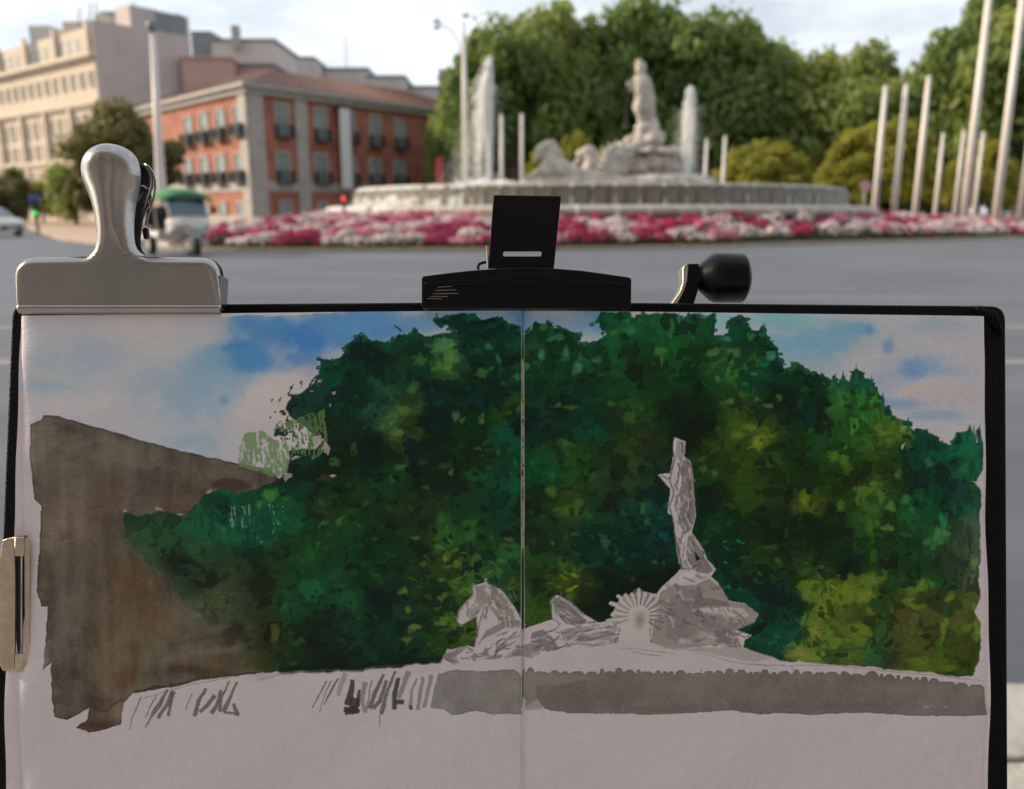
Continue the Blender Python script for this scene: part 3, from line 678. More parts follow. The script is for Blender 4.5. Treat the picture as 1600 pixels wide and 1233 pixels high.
MB().tube([(0, 0, 0), (0, 0, 2.5), (0, 0, H*.5), (0, 0, H)], [.22, .20, .16, .10], 14).local('column', M['pole'], t, True)
MB().tube([(0, 0, .0), (0, 0, .5)], [.34, .30], 14).local('base_collar', M['pole'], t)
MB().lathe([(.001, .22), (.14, .2), (.2, .0), (.12, -.2), (.001, -.22)], (0, -.1, H+.1), 14).local('lamp_head', M['metal_roof'], t, True)

# ---------------------------------------------------------------- signals and signs
def emit(name, c, s):
    m = bpy.data.materials.new(name); m.use_nodes = True; n = m.node_tree.nodes; p = n['Principled BSDF']
    p.inputs['Base Color'].default_value = (*c, 1); p.inputs['Emission Color'].default_value = (*c, 1); p.inputs['Emission Strength'].default_value = s; return m
M['green_lit'] = emit('green_signal', (.03, .75, .10), .7); M['red_lit'] = emit('red_signal', (.9, .12, .08), .35)
M['blue_sign'] = mat('blue_sign', (.05, .09, .28), .5); M['black_pl'] = mat('black_plastic', (.012, .013, .015), .38, bump=.05, bscale=300)
b = ground(60, 364); D = b.y; s_ = D/FPX
t = thing('traffic_light', (b.x, D, 0), 'traffic light showing green under a small blue sign at the left', 'traffic light')
MB().tube([(0, 0, 0), (0, 0, 1.9)], .09, 10).local('post', M['black_pl'], t)
zg = at(62, 333, D).z
MB().box((0, 0, zg+.32), (.34, .26, 1.08)).local('housing', M['black_pl'], t, bevel=.03)
for k, m in ((0, 'green_lit'), (1, 'black_pl'), (2, 'black_pl')):
    MB().tube([(0, -.13, zg+.32*k), (0, -.16, zg+.32*k)], .135, 14).local('lens', M[m], t)
    MB().tube([(0, -.13, zg+.32*k+.15), (0, -.32, zg+.32*k+.13)], [.03, .02], 6).local('visor', M['black_pl'], t)
MB().box((0, -.04, at(60, 320, D).z+.35), (.62, .04, .5)).local('sign_plate', M['blue_sign'], t)
b = at(538, 330, 40)
t = thing('crossing_signal', (b.x, 40, 0), 'signal with a lit red lamp before the red brick building', 'traffic light')
zr = at(538, 311, 40).z
MB().tube([(0, 0, 0), (0, 0, zr-.3)], .06, 10).local('post', M['black_pl'], t)
MB().box((0, 0, zr), (.3, .2, .68)).local('housing', M['black_pl'], t, bevel=.03)
MB().lathe([(.001, .05), (.07, .04), (.09, 0)], n=14).local('lens', M['red_lit'], t)
o = bpy.data.objects[[x.name for x in t.children if x.name.startswith('lens')][0]]; o.rotation_euler = (math.pi/2, 0, 0); o.location = (0, -.1, zr); o.scale = (1, 2., 1)
a = at(686, 247, 82); b = at(686, 292, 82)
t = thing('red_banner', (a.x, 82, 0), 'narrow red banner stand by the right end of the red building', 'banner')
MB().box((0, 0, (a.z+b.z)/2), (.68, .08, a.z-b.z)).local('cloth', M['red'], t); MB().tube([(0, .08, 0), (0, .08, a.z+.1)], .05, 8).local('post', M['iron'], t)
b = at(1349, 330, 47); zs = at(1349, 291, 47).z
t = thing('road_sign', (b.x, 47, 0), 'small round pinkish road sign left of the three short flagpoles', 'sign')
MB().tube([(0, .05, 0), (0, .05, zs+.2)], .05, 8).local('post', M['pole'], t)
MB().tube([(0, 0, zs), (0, .03, zs)], .30, 20).local('plate', mat('sign_pink', (.55, .30, .28), .5), t)
# ---------------------------------------------------------------- tuk-tuk
M['van_white'] = mat('white_body', (.52, .52, .50), .35, var=.04, vscale=3); M['tyre'] = mat('tyre', (.015, .015, .017), .8); M['rim'] = mat('rim', (.35, .35, .36), .35, metal=.8)
M['canopy'] = mat('green_canopy', (.035, .20, .075), .7, var=.15, vscale=4); M['screen'] = mat('windscreen', (.05, .11, .15), .08, spec=.9); M['dark_in'] = mat('dark_interior', (.03, .03, .032), .7)
M['brown_cloth'] = mat('brown_cloth', (.13, .075, .055), .9, var=.3, vscale=9); M['skin'] = mat('skin', (.42, .24, .17), .6); M['lamp_glass'] = mat('lamp_glass', (.75, .74, .68), .1); M['amber'] = mat('amber', (.7, .25, .03), .3)
def wheel(par, c, r, w, axis='y'):
    t = MB().tube([(0, -w/2, 0), (0, -w*.42, 0), (0, w*.42, 0), (0, w/2, 0)], [r*.86, r, r, r*.86], 22).local('wheel', M['tyre'], par, True); t.location = c
    MB().tube([(0, -w*.53, 0), (0, w*.53, 0)], [r*.56, r*.56], 16).local('rim', M['rim'], t)
    return t
g = ground(278, 399)
tk = thing('tuk_tuk', (g.x, g.y+.35, 0), 'white three wheeled tuk tuk with green canopy behind the bulldog clip', 'tuk tuk', rz=math.atan2(-.76, .65))
wheel(tk, (1.10, 0, .31), .31, .19); wheel(tk, (-.95, .60, .31), .31, .19); wheel(tk, (-.95, -.60, .31), .31, .19)
def loft(rings, closed=True):
    mb = MB(); n = len(rings[0])
    mb.v = [tuple(p) for r in rings for p in r]
    mb.f = [(i*n+k, i*n+(k+1) % n, (i+1)*n+(k+1) % n, (i+1)*n+k) for i in range(len(rings)-1) for k in range(n)]+[tuple(range(n))[::-1], tuple((len(rings)-1)*n+k for k in range(n))]
    mb.mi = [0]*len(mb.f); return mb
def sec(x, hw, z0, z1, r=.12): return [(x, -hw+r, z0), (x, hw-r, z0), (x, hw, z0+r), (x, hw, z1-r), (x, hw-r, z1), (x, -hw+r, z1), (x, -hw, z1-r), (x, -hw, z0+r)]
loft([sec(.60, .62, .50, 1.14), sec(.86, .58, .62, 1.15), sec(1.05, .47, .70, 1.12), sec(1.20, .36, .74, 1.04), sec(1.27, .24, .78, .96, .08)]).local('front_cowl', M['van_white'], tk, True, .02)
loft([sec(-1.45, .60, .50, .74), sec(-1.3, .64, .44, .78), sec(-.45, .64, .44, .74), sec(-.30, .62, .44, .60, .06)]).local('rear_body', M['van_white'], tk, False, .03)
MB().box((.25, 0, .34), (.78, 1.24, .08)).local('floor', M['van_white'], tk)
MB().tube([(1.02, -.13, .42), (1.02, .13, .42)], .30, 18).local('front_mudguard', M['van_white'], tk, True)
# windscreen frame, leaning back
for yy in (-.56, .56): MB().tube([(.80, yy, 1.10), (.60, yy*.96, 1.66), (.52, yy*.94, 1.78)], .035, 8).local('screen_post', M['van_white'], tk)
MB().add([(.80, -.54, 1.13), (.80, .54, 1.13), (.60, .52, 1.68), (.60, -.52, 1.68)], [(0, 1, 2, 3)]).local('windscreen', M['screen'], tk)
MB().tube([(.59, -.54, 1.70), (.59, .54, 1.70)], .035, 8).local('screen_rail', M['van_white'], tk)
for yy in (-.66, .66):
    for xx in (-1.35, -.2): MB().tube([(xx, yy*.94, .72), (xx, yy*.98, 1.76)], .025, 8).local('roof_post', M['van_white'], tk)
rings = []
for x, zc in ((-1.6, 1.84), (-1.4, 1.93), (-.4, 1.99), (.4, 1.95), (.72, 1.88), (.86, 1.80)):
    rings.append([(x, y, zc-.20*(abs(y)/.72)**2.4) for y in np.linspace(-.74, .74, 9)]+[(x, y, zc-.05-.20*(abs(y)/.72)**2.4) for y in np.linspace(.74, -.74, 9)])
loft(rings).local('canopy', M['canopy'], tk, True)
for yy in (-.73, .73): MB().box((-.4, yy, 1.70), (2.2, .02, .14)).local('canopy_valance', M['canopy'], tk)
MB().box((-.95, 0, .78), (.55, 1.2, .14)).local('rear_seat', M['dark_in'], tk, bevel=.04); MB().box((-1.25, 0, 1.12), (.12, 1.2, .62)).local('seat_back', M['dark_in'], tk, bevel=.04)
MB().box((.02, 0, .72), (.40, .9, .12)).local('driver_seat', M['dark_in'], tk, bevel=.04)
for yy in (-.34, .34): MB().lathe([(.001, .05), (.07, .04), (.09, 0), (.09, -.1)], n=14).local('headlight', M['lamp_glass'], tk, True)
for o, yy in zip([c for c in tk.children if c.name.startswith('headlight')], (-.34, .34)): o.rotation_euler = (0, math.pi/2, 0); o.location = (1.10, yy, .93)
for yy in (-.50, .50): MB().box((1.0, yy, .86), (.06, .08, .06)).local('indicator', M['amber'], tk, bevel=.01)
for yy in (-.78, .78):
    MB().tube([(.74, yy*.72, 1.2), (.78, yy, 1.28)], .012, 6).local('mirror_arm', M['black_pl'], tk); MB().box((.78, yy, 1.34), (.04, .14, .22)).local('mirror', M['black_pl'], tk, bevel=.015)
MB().box((1.295, 0, .86), (.02, .30, .12)).local('number_plate', M['white'], tk)
MB().box((1.24, 0, .70), (.10, .62, .09)).local('bumper', M['van_white'], tk, bevel=.03)
MB().tube([(.55, 0, .8), (.50, 0, 1.08)], .02, 6).local('steering_column', M['black_pl'], tk); MB().tube([(.50, -.30, 1.10), (.50, .30, 1.10)], .018, 6).local('handlebar', M['black_pl'], tk)
# seated driver, one continuous body
def skin_body(name, joints, edges, loc, rz, label, mats, face_mat):
    me = bpy.data.meshes.new(name); me.from_pydata([j[:3] for j in joints], edges, []); o = bpy.data.objects.new(name, me); col.objects.link(o)
    sk = o.modifiers.new('skin', 'SKIN'); sk.use_smooth_shade = True
    for i, j in enumerate(joints): me.skin_vertices[0].data[i].radius = (j[3], j[3]*.85)
    me.skin_vertices[0].data[0].use_root = True
    ss = o.modifiers.new('ss', 'SUBSURF'); ss.levels = ss.render_levels = 1
    dg = bpy.context.evaluated_depsgraph_get(); me2 = bpy.data.meshes.new_from_object(o.evaluated_get(dg)); me2.name = name; bpy.data.objects.remove(o)
    me2.materials.clear(); p = link(name, me2, mats, None, True); p.location = loc; p.rotation_euler = (0, 0, rz)
    for f in me2.polygons: f.material_index = face_mat(f.center)
    return tag(p, label, 'person')
J = [(0, 0, .82, .15), (.02, 0, 1.0, .15), (.02, 0, 1.2, .17), (.02, 0, 1.30, .08), (.04, 0, 1.38, .065), (.05, 0, 1.46, .10), (.05, 0, 1.56, .085),
     (.02, .19, 1.24, .07), (.12, .25, 1.02, .05), (.38, .24, 1.06, .04), (.46, .23, 1.09, .035), (.02, -.19, 1.24, .07), (.12, -.25, 1.02, .05), (.38, -.24, 1.06, .04), (.46, -.23, 1.09, .035),
     (.04, .11, .82, .11), (.42, .15, .84, .085), (.46, .15, .52, .06), (.50, .15, .43, .05), (.60, .15, .42, .04), (.04, -.11, .82, .11), (.42, -.15, .84, .085), (.46, -.15, .52, .06), (.50, -.15, .43, .05), (.60, -.15, .42, .04)]
EDG = [(0, 1), (1, 2), (2, 3), (3, 4), (4, 5), (5, 6), (2, 7), (7, 8), (8, 9), (9, 10), (2, 11), (11, 12), (12, 13), (13, 14), (0, 15), (15, 16), (16, 17), (17, 18), (18, 19), (0, 20), (20, 21), (21, 22), (22, 23), (23, 24)]
skin_body('person', J, EDG, tk.location, tk.rotation_euler.z, 'person in brown clothes sitting at the front of the tuk tuk', [M['brown_cloth'], M['skin'], M['dark_in']], lambda c: 2 if c.z > 1.50 and c.x < .08 else (1 if c.z > 1.32 or (c.x > .36 and c.z > .95) else (2 if c.z < .80 else 0)))

# ---------------------------------------------------------------- cars
def car(name, px, py, ang, label, body):
    g = ground(px, py); t = thing(name, (g.x, g.y, 0), label, 'car', rz=ang)
    prof = [(-2.05, .42), (-2.1, .75), (-1.95, .95), (-1.0, 1.0), (-.9, 1.02), (1.0, 1.0), (1.9, .86), (2.12, .66), (2.12, .36), (1.7, .26), (-1.8, .26)]
    rings = [[(x*(1-.03*k), yy, z) for x, z in prof] for yy, k in ((-.86, 1), (-.78, 0), (.78, 0), (.86, 1))]
    loft(rings).local('body', body, t, False, .05)
    cab = [(-1.75, .96), (-1.25, 1.42), (-.2, 1.5), (.35, 1.44), (1.12, .97)]
    loft([[(x, yy*(1-.18*(z-.95)/.55), z) for x, z in cab] for yy in (-.80, .80)]).local('cabin_glass', M['screen'], t, False, .03)
    top = [(-1.28, 1.41), (-1.2, 1.46), (-.2, 1.54), (.3, 1.49), (.42, 1.42)]
    loft([[(x, yy, z) for x, z in top] for yy in (-.66, .66)]).local('roof', body, t, False, .02)
    for yy in (-.74, .74):
        for p in ([(1.12, yy*1.06, .97), (.38, yy*.92, 1.44)], [(-.25, yy*1.06, .99), (-.25, yy*.92, 1.48)], [(-1.74, yy*1.06, .97), (-1.24, yy*.92, 1.43)]):
            MB().tube(p, .045, 6).local('pillar', body, t)
    for x in (-1.3, 1.32):
        for yy in (-.80, .80): wheel(t, (x, yy, .32), .32, .2)
    for yy in (-.62, .62): 
        MB().box((2.06, yy, .70), (.14, .34, .16)).local('headlight', M['lamp_glass'], t, bevel=.03)
    MB().box((2.12, 0, .5), (.06, 1.1, .16)).local('grille', M['black_pl'], t, bevel=.02); MB().box((2.14, 0, .40), (.03, .5, .1)).local('number_plate', M['white'], t)
    return t
car('car', -18, 369, R(-28), 'white car entering at the left edge with its headlight showing', M['van_white'])
car('car', 10, 350, R(-10), 'white car farther back at the left edge behind the nearer car', M['white'])
# ---------------------------------------------------------------- the watercolour on the two pages
# painted in code: a small raster paint engine (numpy) whose result becomes a colour attribute of the page meshes
PX0, PY0, PX1, PY1 = 2, 478, 1556, 1266          # drawing coordinates of the spread
CW, CH = PX1-PX0, PY1-PY0
rs = np.random.RandomState(7)

def vnoise(w, h, sx, sy, r=rs):
    gw, gh = int(w/sx)+3, int(h/sy)+3
    g = r.rand(gh, gw).astype(np.float32)
    x = np.arange(w)/sx; y = np.arange(h)/sy
    xi = x.astype(int); yi = y.astype(int)
    fx = (x-xi); fy = (y-yi)
    fx = (fx*fx*(3-2*fx)).astype(np.float32)[None, :]; fy = (fy*fy*(3-2*fy)).astype(np.float32)[:, None]
    a = g[yi][:, xi]; b = g[yi][:, xi+1]; c = g[yi+1][:, xi]; d = g[yi+1][:, xi+1]
    return (a*(1-fx)+b*fx)*(1-fy)+(c*(1-fx)+d*fx)*fy

def fbm(sx, sy=None, o=4):
    sy = sy or sx
    t = 0; a = 1; s = 0
    for k in range(o):
        t = t+a*vnoise(CW, CH, sx, sy); s += a; a *= .55; sx = max(1.5, sx/2); sy = max(1.5, sy/2)
    return t/s-.5

NA, NB = fbm(46), fbm(46)
NC, ND = fbm(12, o=3), fbm(12, o=3)
NE = fbm(90, o=5); NF = fbm(24, o=4)
NG = fbm(5, o=2); NV = fbm(3, 26, 3); NH = fbm(30, 4, 3)
cv = np.empty((CH, CW, 3), np.float32)
GY, GX = np.mgrid[0:CH, 0:CW].astype(np.float32)

def rnoise(ang, sx, sy, seed):
    g = np.random.RandomState(seed).rand(256, 256).astype(np.float32); c_, s_ = math.cos(ang), math.sin(ang)
    t = 0
    for k, a in ((1., 1.), (2., .6), (4., .35)):
        u = (GX*c_+GY*s_)/sx*k+100; v = (-GX*s_+GY*c_)/sy*k+100
        ui, vi = u.astype(int), v.astype(int); fu, fv = u-ui, v-vi
        G = lambda i, j: g[(vi+j) & 255, (ui+i) & 255]
        t = t+a*((G(0, 0)*(1-fu)+G(1, 0)*fu)*(1-fv)+(G(0, 1)*(1-fu)+G(1, 1)*fu)*fv)
    return t/1.95-.5
def box(m, r):
    r = int(max(1, r))
    for ax in (0, 1):
        p = np.pad(m, [(r+1, r) if k == ax else (0, 0) for k in (0, 1)], mode='edge')
        c = np.cumsum(p, axis=ax, dtype=np.float32)
        n = m.shape[ax]
        if ax == 0: m = (c[2*r+1:2*r+1+n]-c[:n])/(2*r+1)
        else: m = (c[:, 2*r+1:2*r+1+n]-c[:, :n])/(2*r+1)
    return m

def fill(pts, pad, wa=0., wb=0.):
    """mask of a polygon (drawing coordinates) in its padded bounding box, its outline shaken by the noise fields"""
    P = np.array(pts, np.float32)-np.array([PX0, PY0], np.float32)
    x0 = int(max(0, P[:, 0].min()-pad)); x1 = int(min(CW, P[:, 0].max()+pad+2))
    y0 = int(max(0, P[:, 1].min()-pad)); y1 = int(min(CH, P[:, 1].max()+pad+2))
    if x1-x0 < 2 or y1-y0 < 2: return None
    sl = (slice(y0, y1), slice(x0, x1))
    X, Y = GX[sl], GY[sl]
    if wa or wb:
        X = X+wa*NA[sl]*2+wb*NC[sl]*2; Y = Y+wa*NB[sl]*2+wb*ND[sl]*2
    ins = np.zeros(X.shape, bool)
    n = len(P)
    for i in range(n):
        ax_, ay = P[i]; bx_, by = P[(i+1) % n]
        if ay == by: continue
        cr = ((Y < ay) != (Y < by)) & (X < (bx_-ax_)*(Y-ay)/(by-ay)+ax_)
        ins ^= cr
    return sl, ins.astype(np.float32)

def wash(pts, col, a=1., soft=1, wa=2., wb=1.5, edge=.0, tex=.0, dry=None):
    r = fill(pts, soft*2+8+abs(wa)+abs(wb), wa, wb)
    if r is None: return
    sl, m = r
    c = np.array(col, np.float32)
    k = np.ones_like(m)
    if edge: k = 1-edge*np.clip(m*(1-box(m, 3))*2.2, 0, 1)
    if tex: k = k*(1+tex*(NF[sl]*1.6+NE[sl]))
    if dry is not None: m = m*(dry[sl] > 0)
    if soft == 1: m = m*.6+box(m, 1)*.4
    elif soft: m = box(m, soft)
    if soft > 3: m = box(m, soft)
    m = (m*a)[..., None]
    cv[sl] = cv[sl]*(1-m)+c*k[..., None]*m

def blob(x, y, rx, ry, col, a=.8, n=.6, hard=False):
    x -= PX0; y -= PY0
    x0, x1 = int(max(0, x-2.6*rx)), int(min(CW, x+2.6*rx)); y0, y1 = int(max(0, y-2.6*ry)), int(min(CH, y+2.6*ry))
    if x1 <= x0 or y1 <= y0: return
    sl = (slice(y0, y1), slice(x0, x1))
    d = ((GX[sl]-x+NA[sl]*rx*1.2)/rx)**2+((GY[sl]-y+NB[sl]*ry*1.2)/ry)**2
    m = np.exp(-d*1.1)*(1+n*NE[sl]*1.6+n*NF[sl]*1.0)
    m = np.clip(m*1.25, 0, 1)
    if hard: m = m*.8+.2*np.clip((m+NE[sl]*.5+NF[sl]*.22-.42)*5.5, 0, 1)
    m = m[..., None]*a
    cv[sl] = cv[sl]*(1-m)+np.array(col, np.float32)*m

def dab_pts(x, y, w, h, ang=None, n=None, r=rs):
    n = n or r.randint(5, 9)
    ang = r.rand()*6.28 if ang is None else ang
    t = np.sort(r.rand(n))*6.28
    q = .55+.6*r.rand(n)
    px = np.cos(t)*q*w; py = np.sin(t)*q*h
    return [(x+a*math.cos(ang)-b*math.sin(ang), y+a*math.sin(ang)+b*math.cos(ang)) for a, b in zip(px, py)]

def dab(x, y, w, h, col, a=.85, ang=None, soft=1, edge=.12):
    wash(dab_pts(x, y, w, h, ang), col, a, soft, 1., 2.5, edge)

def stroke(pts, w0, w1, col, a=.9, wb=1., soft=1):
    """a brush stroke along a polyline, width w0 -> w1"""
    p = np.array(pts, float); n = len(p)
    d = np.gradient(p, axis=0); d /= np.maximum(1e-6, np.hypot(d[:, 0], d[:, 1]))[:, None]
    nn = np.stack([-d[:, 1], d[:, 0]], 1); w = np.linspace(w0, w1, n)[:, None]/2
    wash([tuple(q) for q in p+nn*w]+[tuple(q) for q in (p-nn*w)[::-1]], col, a, soft, .5, wb)

PAPER = (150, 139, 140)
cv[:] = PAPER
# --- sky
wash([(40, 498), (345, 500), (345, 490), (1545, 490), (1538, 700), (1300, 760), (300, 740), (45, 670)], (145, 143, 154), .85, 5, 5, 3)
for b in [(110, 560, 70, 26, (132, 140, 162), .7), (70, 605, 40, 12, (112, 134, 164), .6), (150, 545, 45, 20, (125, 135, 162), .6),
          (230, 605, 60, 30, (120, 133, 160), .6), (330, 590, 60, 40, (104, 130, 168), .75), (300, 640, 70, 36, (110, 132, 166), .7),
          (300, 690, 60, 18, (108, 130, 166), .6), (350, 560, 50, 24, (96, 128, 172), .7), (390, 555, 36, 24, (58, 104, 164), .9),
          (375, 500, 34, 14, (74, 116, 168), .8), (420, 515, 60, 26, (62, 106, 160), .9), (490, 530, 60, 32, (52, 96, 152), .95),
          (470, 570, 38, 20, (48, 94, 154), .85), (560, 505, 80, 22, (66, 108, 156), .9), (650, 505, 70, 18, (78, 116, 156), .85),
          (740, 495, 80, 12, (84, 118, 148), .7), (600, 520, 40, 14, (60, 104, 158), .7), (805, 505, 12, 24, (76, 112, 150), .7),
          (350, 625, 10, 8, (60, 112, 172), .7), (820, 500, 12, 16, (48, 96, 160), .8),
          (880, 505, 60, 22, (92, 124, 160), .85), (930, 500, 40, 22, (70, 116, 166), .8), (992, 528, 16, 10, (40, 110, 190), .8), (870, 500, 40, 8, (112, 124, 140), .6),
          (1100, 500, 60, 14, (100, 140, 158), .8), (1220, 500, 60, 18, (98, 140, 152), .85), (1240, 545, 60, 24, (94, 130, 160), .85),
          (1290, 530, 70, 22, (90, 128, 156), .8), (1330, 515, 40, 12, (88, 128, 156), .8), (1360, 515, 10, 8, (70, 112, 152), .7), (1260, 570, 50, 20, (112, 132, 160), .6),
          (1392, 540, 9, 14, (92, 116, 148), .85), (1430, 574, 30, 18, (84, 110, 146), .85), (1470, 570, 40, 22, (106, 124, 150), .7), (1480, 510, 50, 14, (106, 132, 146), .7),
          (1400, 630, 60, 10, (96, 118, 150), .75), (1460, 650, 50, 9, (104, 124, 150), .7), (1390, 600, 40, 20, (118, 128, 150), .6)]:
    blob(*b, .6, True)
for b in [(230, 520, 60, 20, (152, 146, 144), .8), (250, 545, 40, 16, (150, 146, 146), .7), (110, 515, 70, 14, (148, 143, 145), .7),
          (150, 625, 60, 18, (154, 147, 147), .7), (80, 635, 50, 14, (153, 146, 148), .7), (440, 625, 50, 44, (160, 147, 145), .92), (470, 590, 36, 20, (156, 146, 148), .7),
          (400, 640, 40, 34, (158, 146, 146), .8), (420, 690, 50, 20, (152, 144, 150), .7), (1500, 530, 40, 40, (146, 138, 140), .7), (1480, 620, 60, 20, (148, 136, 136), .7),
          (1410, 550, 20, 10, (140, 134, 140), .5), (1470, 605, 50, 12, (152, 136, 132), .7), (1530, 600, 20, 80, (146, 136, 138), .7)]:
    blob(*b, .35, True)
wash([(212, 618), (246, 608), (252, 622), (250, 640), (238, 646), (228, 634)], (158, 149, 145), .4, 4, 4, 4)
wash([(1404, 610), (1412, 602), (1440, 604), (1428, 612), (1408, 619)], (156, 140, 134), .8, 1, 1, 1)
stroke([(345, 545), (380, 540), (400, 530), (420, 520)], 10, 4, (56, 104, 164), .5, 2, 1)
# bare strip along the top of the left page
wash([(345, 484), (470, 485), (535, 483), (540, 488), (480, 491), (430, 493), (390, 492), (345, 495)], (158, 148, 142), .95, 1, 1, 1.5)
wash([(640, 483), (672, 483), (664, 488), (650, 489)], (140, 138, 146), .7)

# --- brown building wash
BROWN = [(61, 791), (51, 781), (47, 735), (45, 664), (64, 656), (67, 649), (91, 650), (170, 673), (241, 694), (312, 711), (369, 724), (420, 735), (434, 748),
         (430, 800), (430, 1049), (400, 1051), (316, 1060), (267, 1074), (211, 1081), (195, 1098), (190, 1132), (161, 1141), (140, 1144), (118, 1137), (137, 1123), (140, 1105),
         (105, 1125), (88, 1118), (84, 1074), (84, 1032), (72, 1046), (74, 975), (75, 947), (65, 946), (58, 923), (59, 860), (61, 800)]
wash(BROWN, (74, 64, 56), 1, 1, 1.2, 1.6, .45, .4)
bm_ = fill(BROWN, 12, 1.2, 1.6)
_keep = cv.copy()
for b in [(100, 700, 70, 36, (92, 83, 70), .8), (200, 710, 70, 24, (84, 80, 66), .7), (330, 735, 60, 16, (88, 76, 62), .7), (140, 740, 50, 16, (72, 72, 56), .6), (120, 800, 40, 40, (80, 66, 56), .7),
          (170, 780, 30, 40, (70, 54, 44), .7), (260, 760, 60, 26, (76, 62, 52), .7), (280, 785, 26, 18, (82, 62, 48), .7), (225, 785, 14, 16, (74, 76, 62), .6), (300, 775, 20, 10, (66, 50, 38), .5),
          (100, 900, 40, 70, (78, 66, 56), .8), (110, 1010, 30, 50, (84, 74, 64), .8), (150, 930, 16, 80, (70, 58, 46), .5), (210, 900, 46, 50, (76, 58, 38), .8), (180, 980, 30, 24, (68, 54, 38), .7),
          (240, 960, 26, 30, (78, 60, 38), .7), (170, 1040, 26, 60, (94, 78, 58), .8), (210, 1000, 26, 30, (88, 74, 54), .7), (235, 1020, 20, 40, (92, 82, 66), .7), (200, 1060, 12, 20, (70, 48, 30), .8),
          (160, 1098, 26, 12, (68, 46, 30), .8), (185, 1110, 16, 16, (92, 76, 60), .8), (150, 1132, 30, 8, (58, 38, 24), .9), (300, 1020, 50, 26, (82, 70, 56), .7), (330, 960, 50, 36, (78, 74, 62), .8),
          (290, 1050, 60, 10, (56, 42, 28), .8), (370, 1030, 50, 12, (66, 54, 36), .8), (300, 990, 26, 14, (62, 54, 42), .6), (270, 1005, 30, 20, (84, 74, 60), .5), (355, 1000, 26, 10, (52, 42, 30), .6)]:
    blob(*b, 1.)
for k in range(60):                                  # brush streaks and back-runs in the brown
    x, y = rs.uniform(60, 330), rs.uniform(700, 1110); d_ = cv[int(y-PY0), int(x-PX0)].copy()
    if rs.rand() < .6: wash(dab_pts(x, y, rs.uniform(4, 14), rs.uniform(20, 60), rs.uniform(-.1, .1), 8), d_*rs.choice([.8, .9, 1.12]), rs.uniform(.25, .5), rs.choice([3, 5]), 5, 4, .1)
    else: wash(dab_pts(x, y, rs.uniform(14, 34), rs.uniform(8, 20), rs.uniform(-.4, .4), 9), d_*rs.choice([.82, 1.1]), rs.uniform(.2, .4), 1, 8, 5, .3)
mm = np.zeros((CH, CW), np.float32); mm[bm_[0]] = bm_[1]; mm = mm[..., None]
_br = cv*.92+cv.mean(-1, keepdims=True)*.08
_br = _br*(1+.34*rnoise(1.57, 120, 16, 12)+.22*rnoise(.2, 60, 34, 13)*(GY[..., None][..., 0] > 0))[..., None]
cv[:] = _keep*(1-mm)+_br*mm
for pts, w0, w1, c, a in [([(139, 1108), (136, 1060), (140, 1000), (142, 940), (150, 880)], 6, 3, (58, 47, 39), .5), ([(76, 946), (110, 938), (142, 934)], 3, 2, (96, 84, 74), .5), ([(110, 800), (112, 860), (108, 930)], 16, 8, (62, 53, 47), .4), ([(170, 800), (168, 860), (172, 920)], 18, 8, (58, 48, 40), .4),
                        ([(236, 905), (238, 922)], 4, 3, (104, 88, 70), .6), ([(200, 850), (228, 884), (270, 906), (280, 944)], 4, 3, (98, 88, 72), .6), ([(210, 905), (190, 950), (176, 1000)], 26, 14, (70, 54, 40), .4), ([(205, 1070), (214, 1040), (212, 1000)], 6, 12, (66, 50, 36), .5), ([(260, 1010), (300, 1000), (350, 990), (372, 975)], 5, 3, (54, 45, 36), .5),
                        ([(250, 1032), (300, 1022), (350, 1016), (400, 1004)], 10, 6, (94, 84, 68), .45), ([(300, 770), (318, 766), (314, 785), (296, 802), (274, 804)], 3, 3, (44, 35, 28), .6), ([(112, 700), (160, 712), (230, 730)], 22, 10, (90, 84, 74), .3), ([(112, 742), (150, 735), (165, 745)], 3, 2, (62, 58, 48), .5), ([(330, 870), (320, 900), (330, 930)], 30, 20, (66, 64, 54), .4), ([(318, 930), (350, 925), (376, 940)], 18, 10, (88, 84, 76), .5)]:
    stroke(pts, w0, w1, c, a, 4, 3)
stroke([(142, 1088), (150, 1108), (168, 1112), (176, 1102), (196, 1090)], 3, 3, (50, 34, 22), .6, 3, 1)
stroke([(211, 1081), (228, 1078), (240, 1072), (267, 1074), (316, 1060), (400, 1050)], 4, 3, (44, 34, 24), .7, 1.5, 1)
wash([(325, 760), (330, 752), (350, 746), (380, 750), (392, 760), (378, 768), (350, 770)], (50, 40, 33), .85, 3, 3, 3, .3)
wash([(250, 792), (262, 788), (292, 803), (312, 790), (316, 766), (300, 764), (280, 776), (254, 780)], (78, 64, 52), .4, 3, 4, 3, .35)
for p in [(199, 798, 3, 3), (248, 794, 5, 2), (280, 806, 8, 3), (324, 768, 5, 3), (382, 776, 5, 4)]:
    dab(p[0], p[1], p[2]+1, p[3]+1, (142, 130, 122), .9, 0)

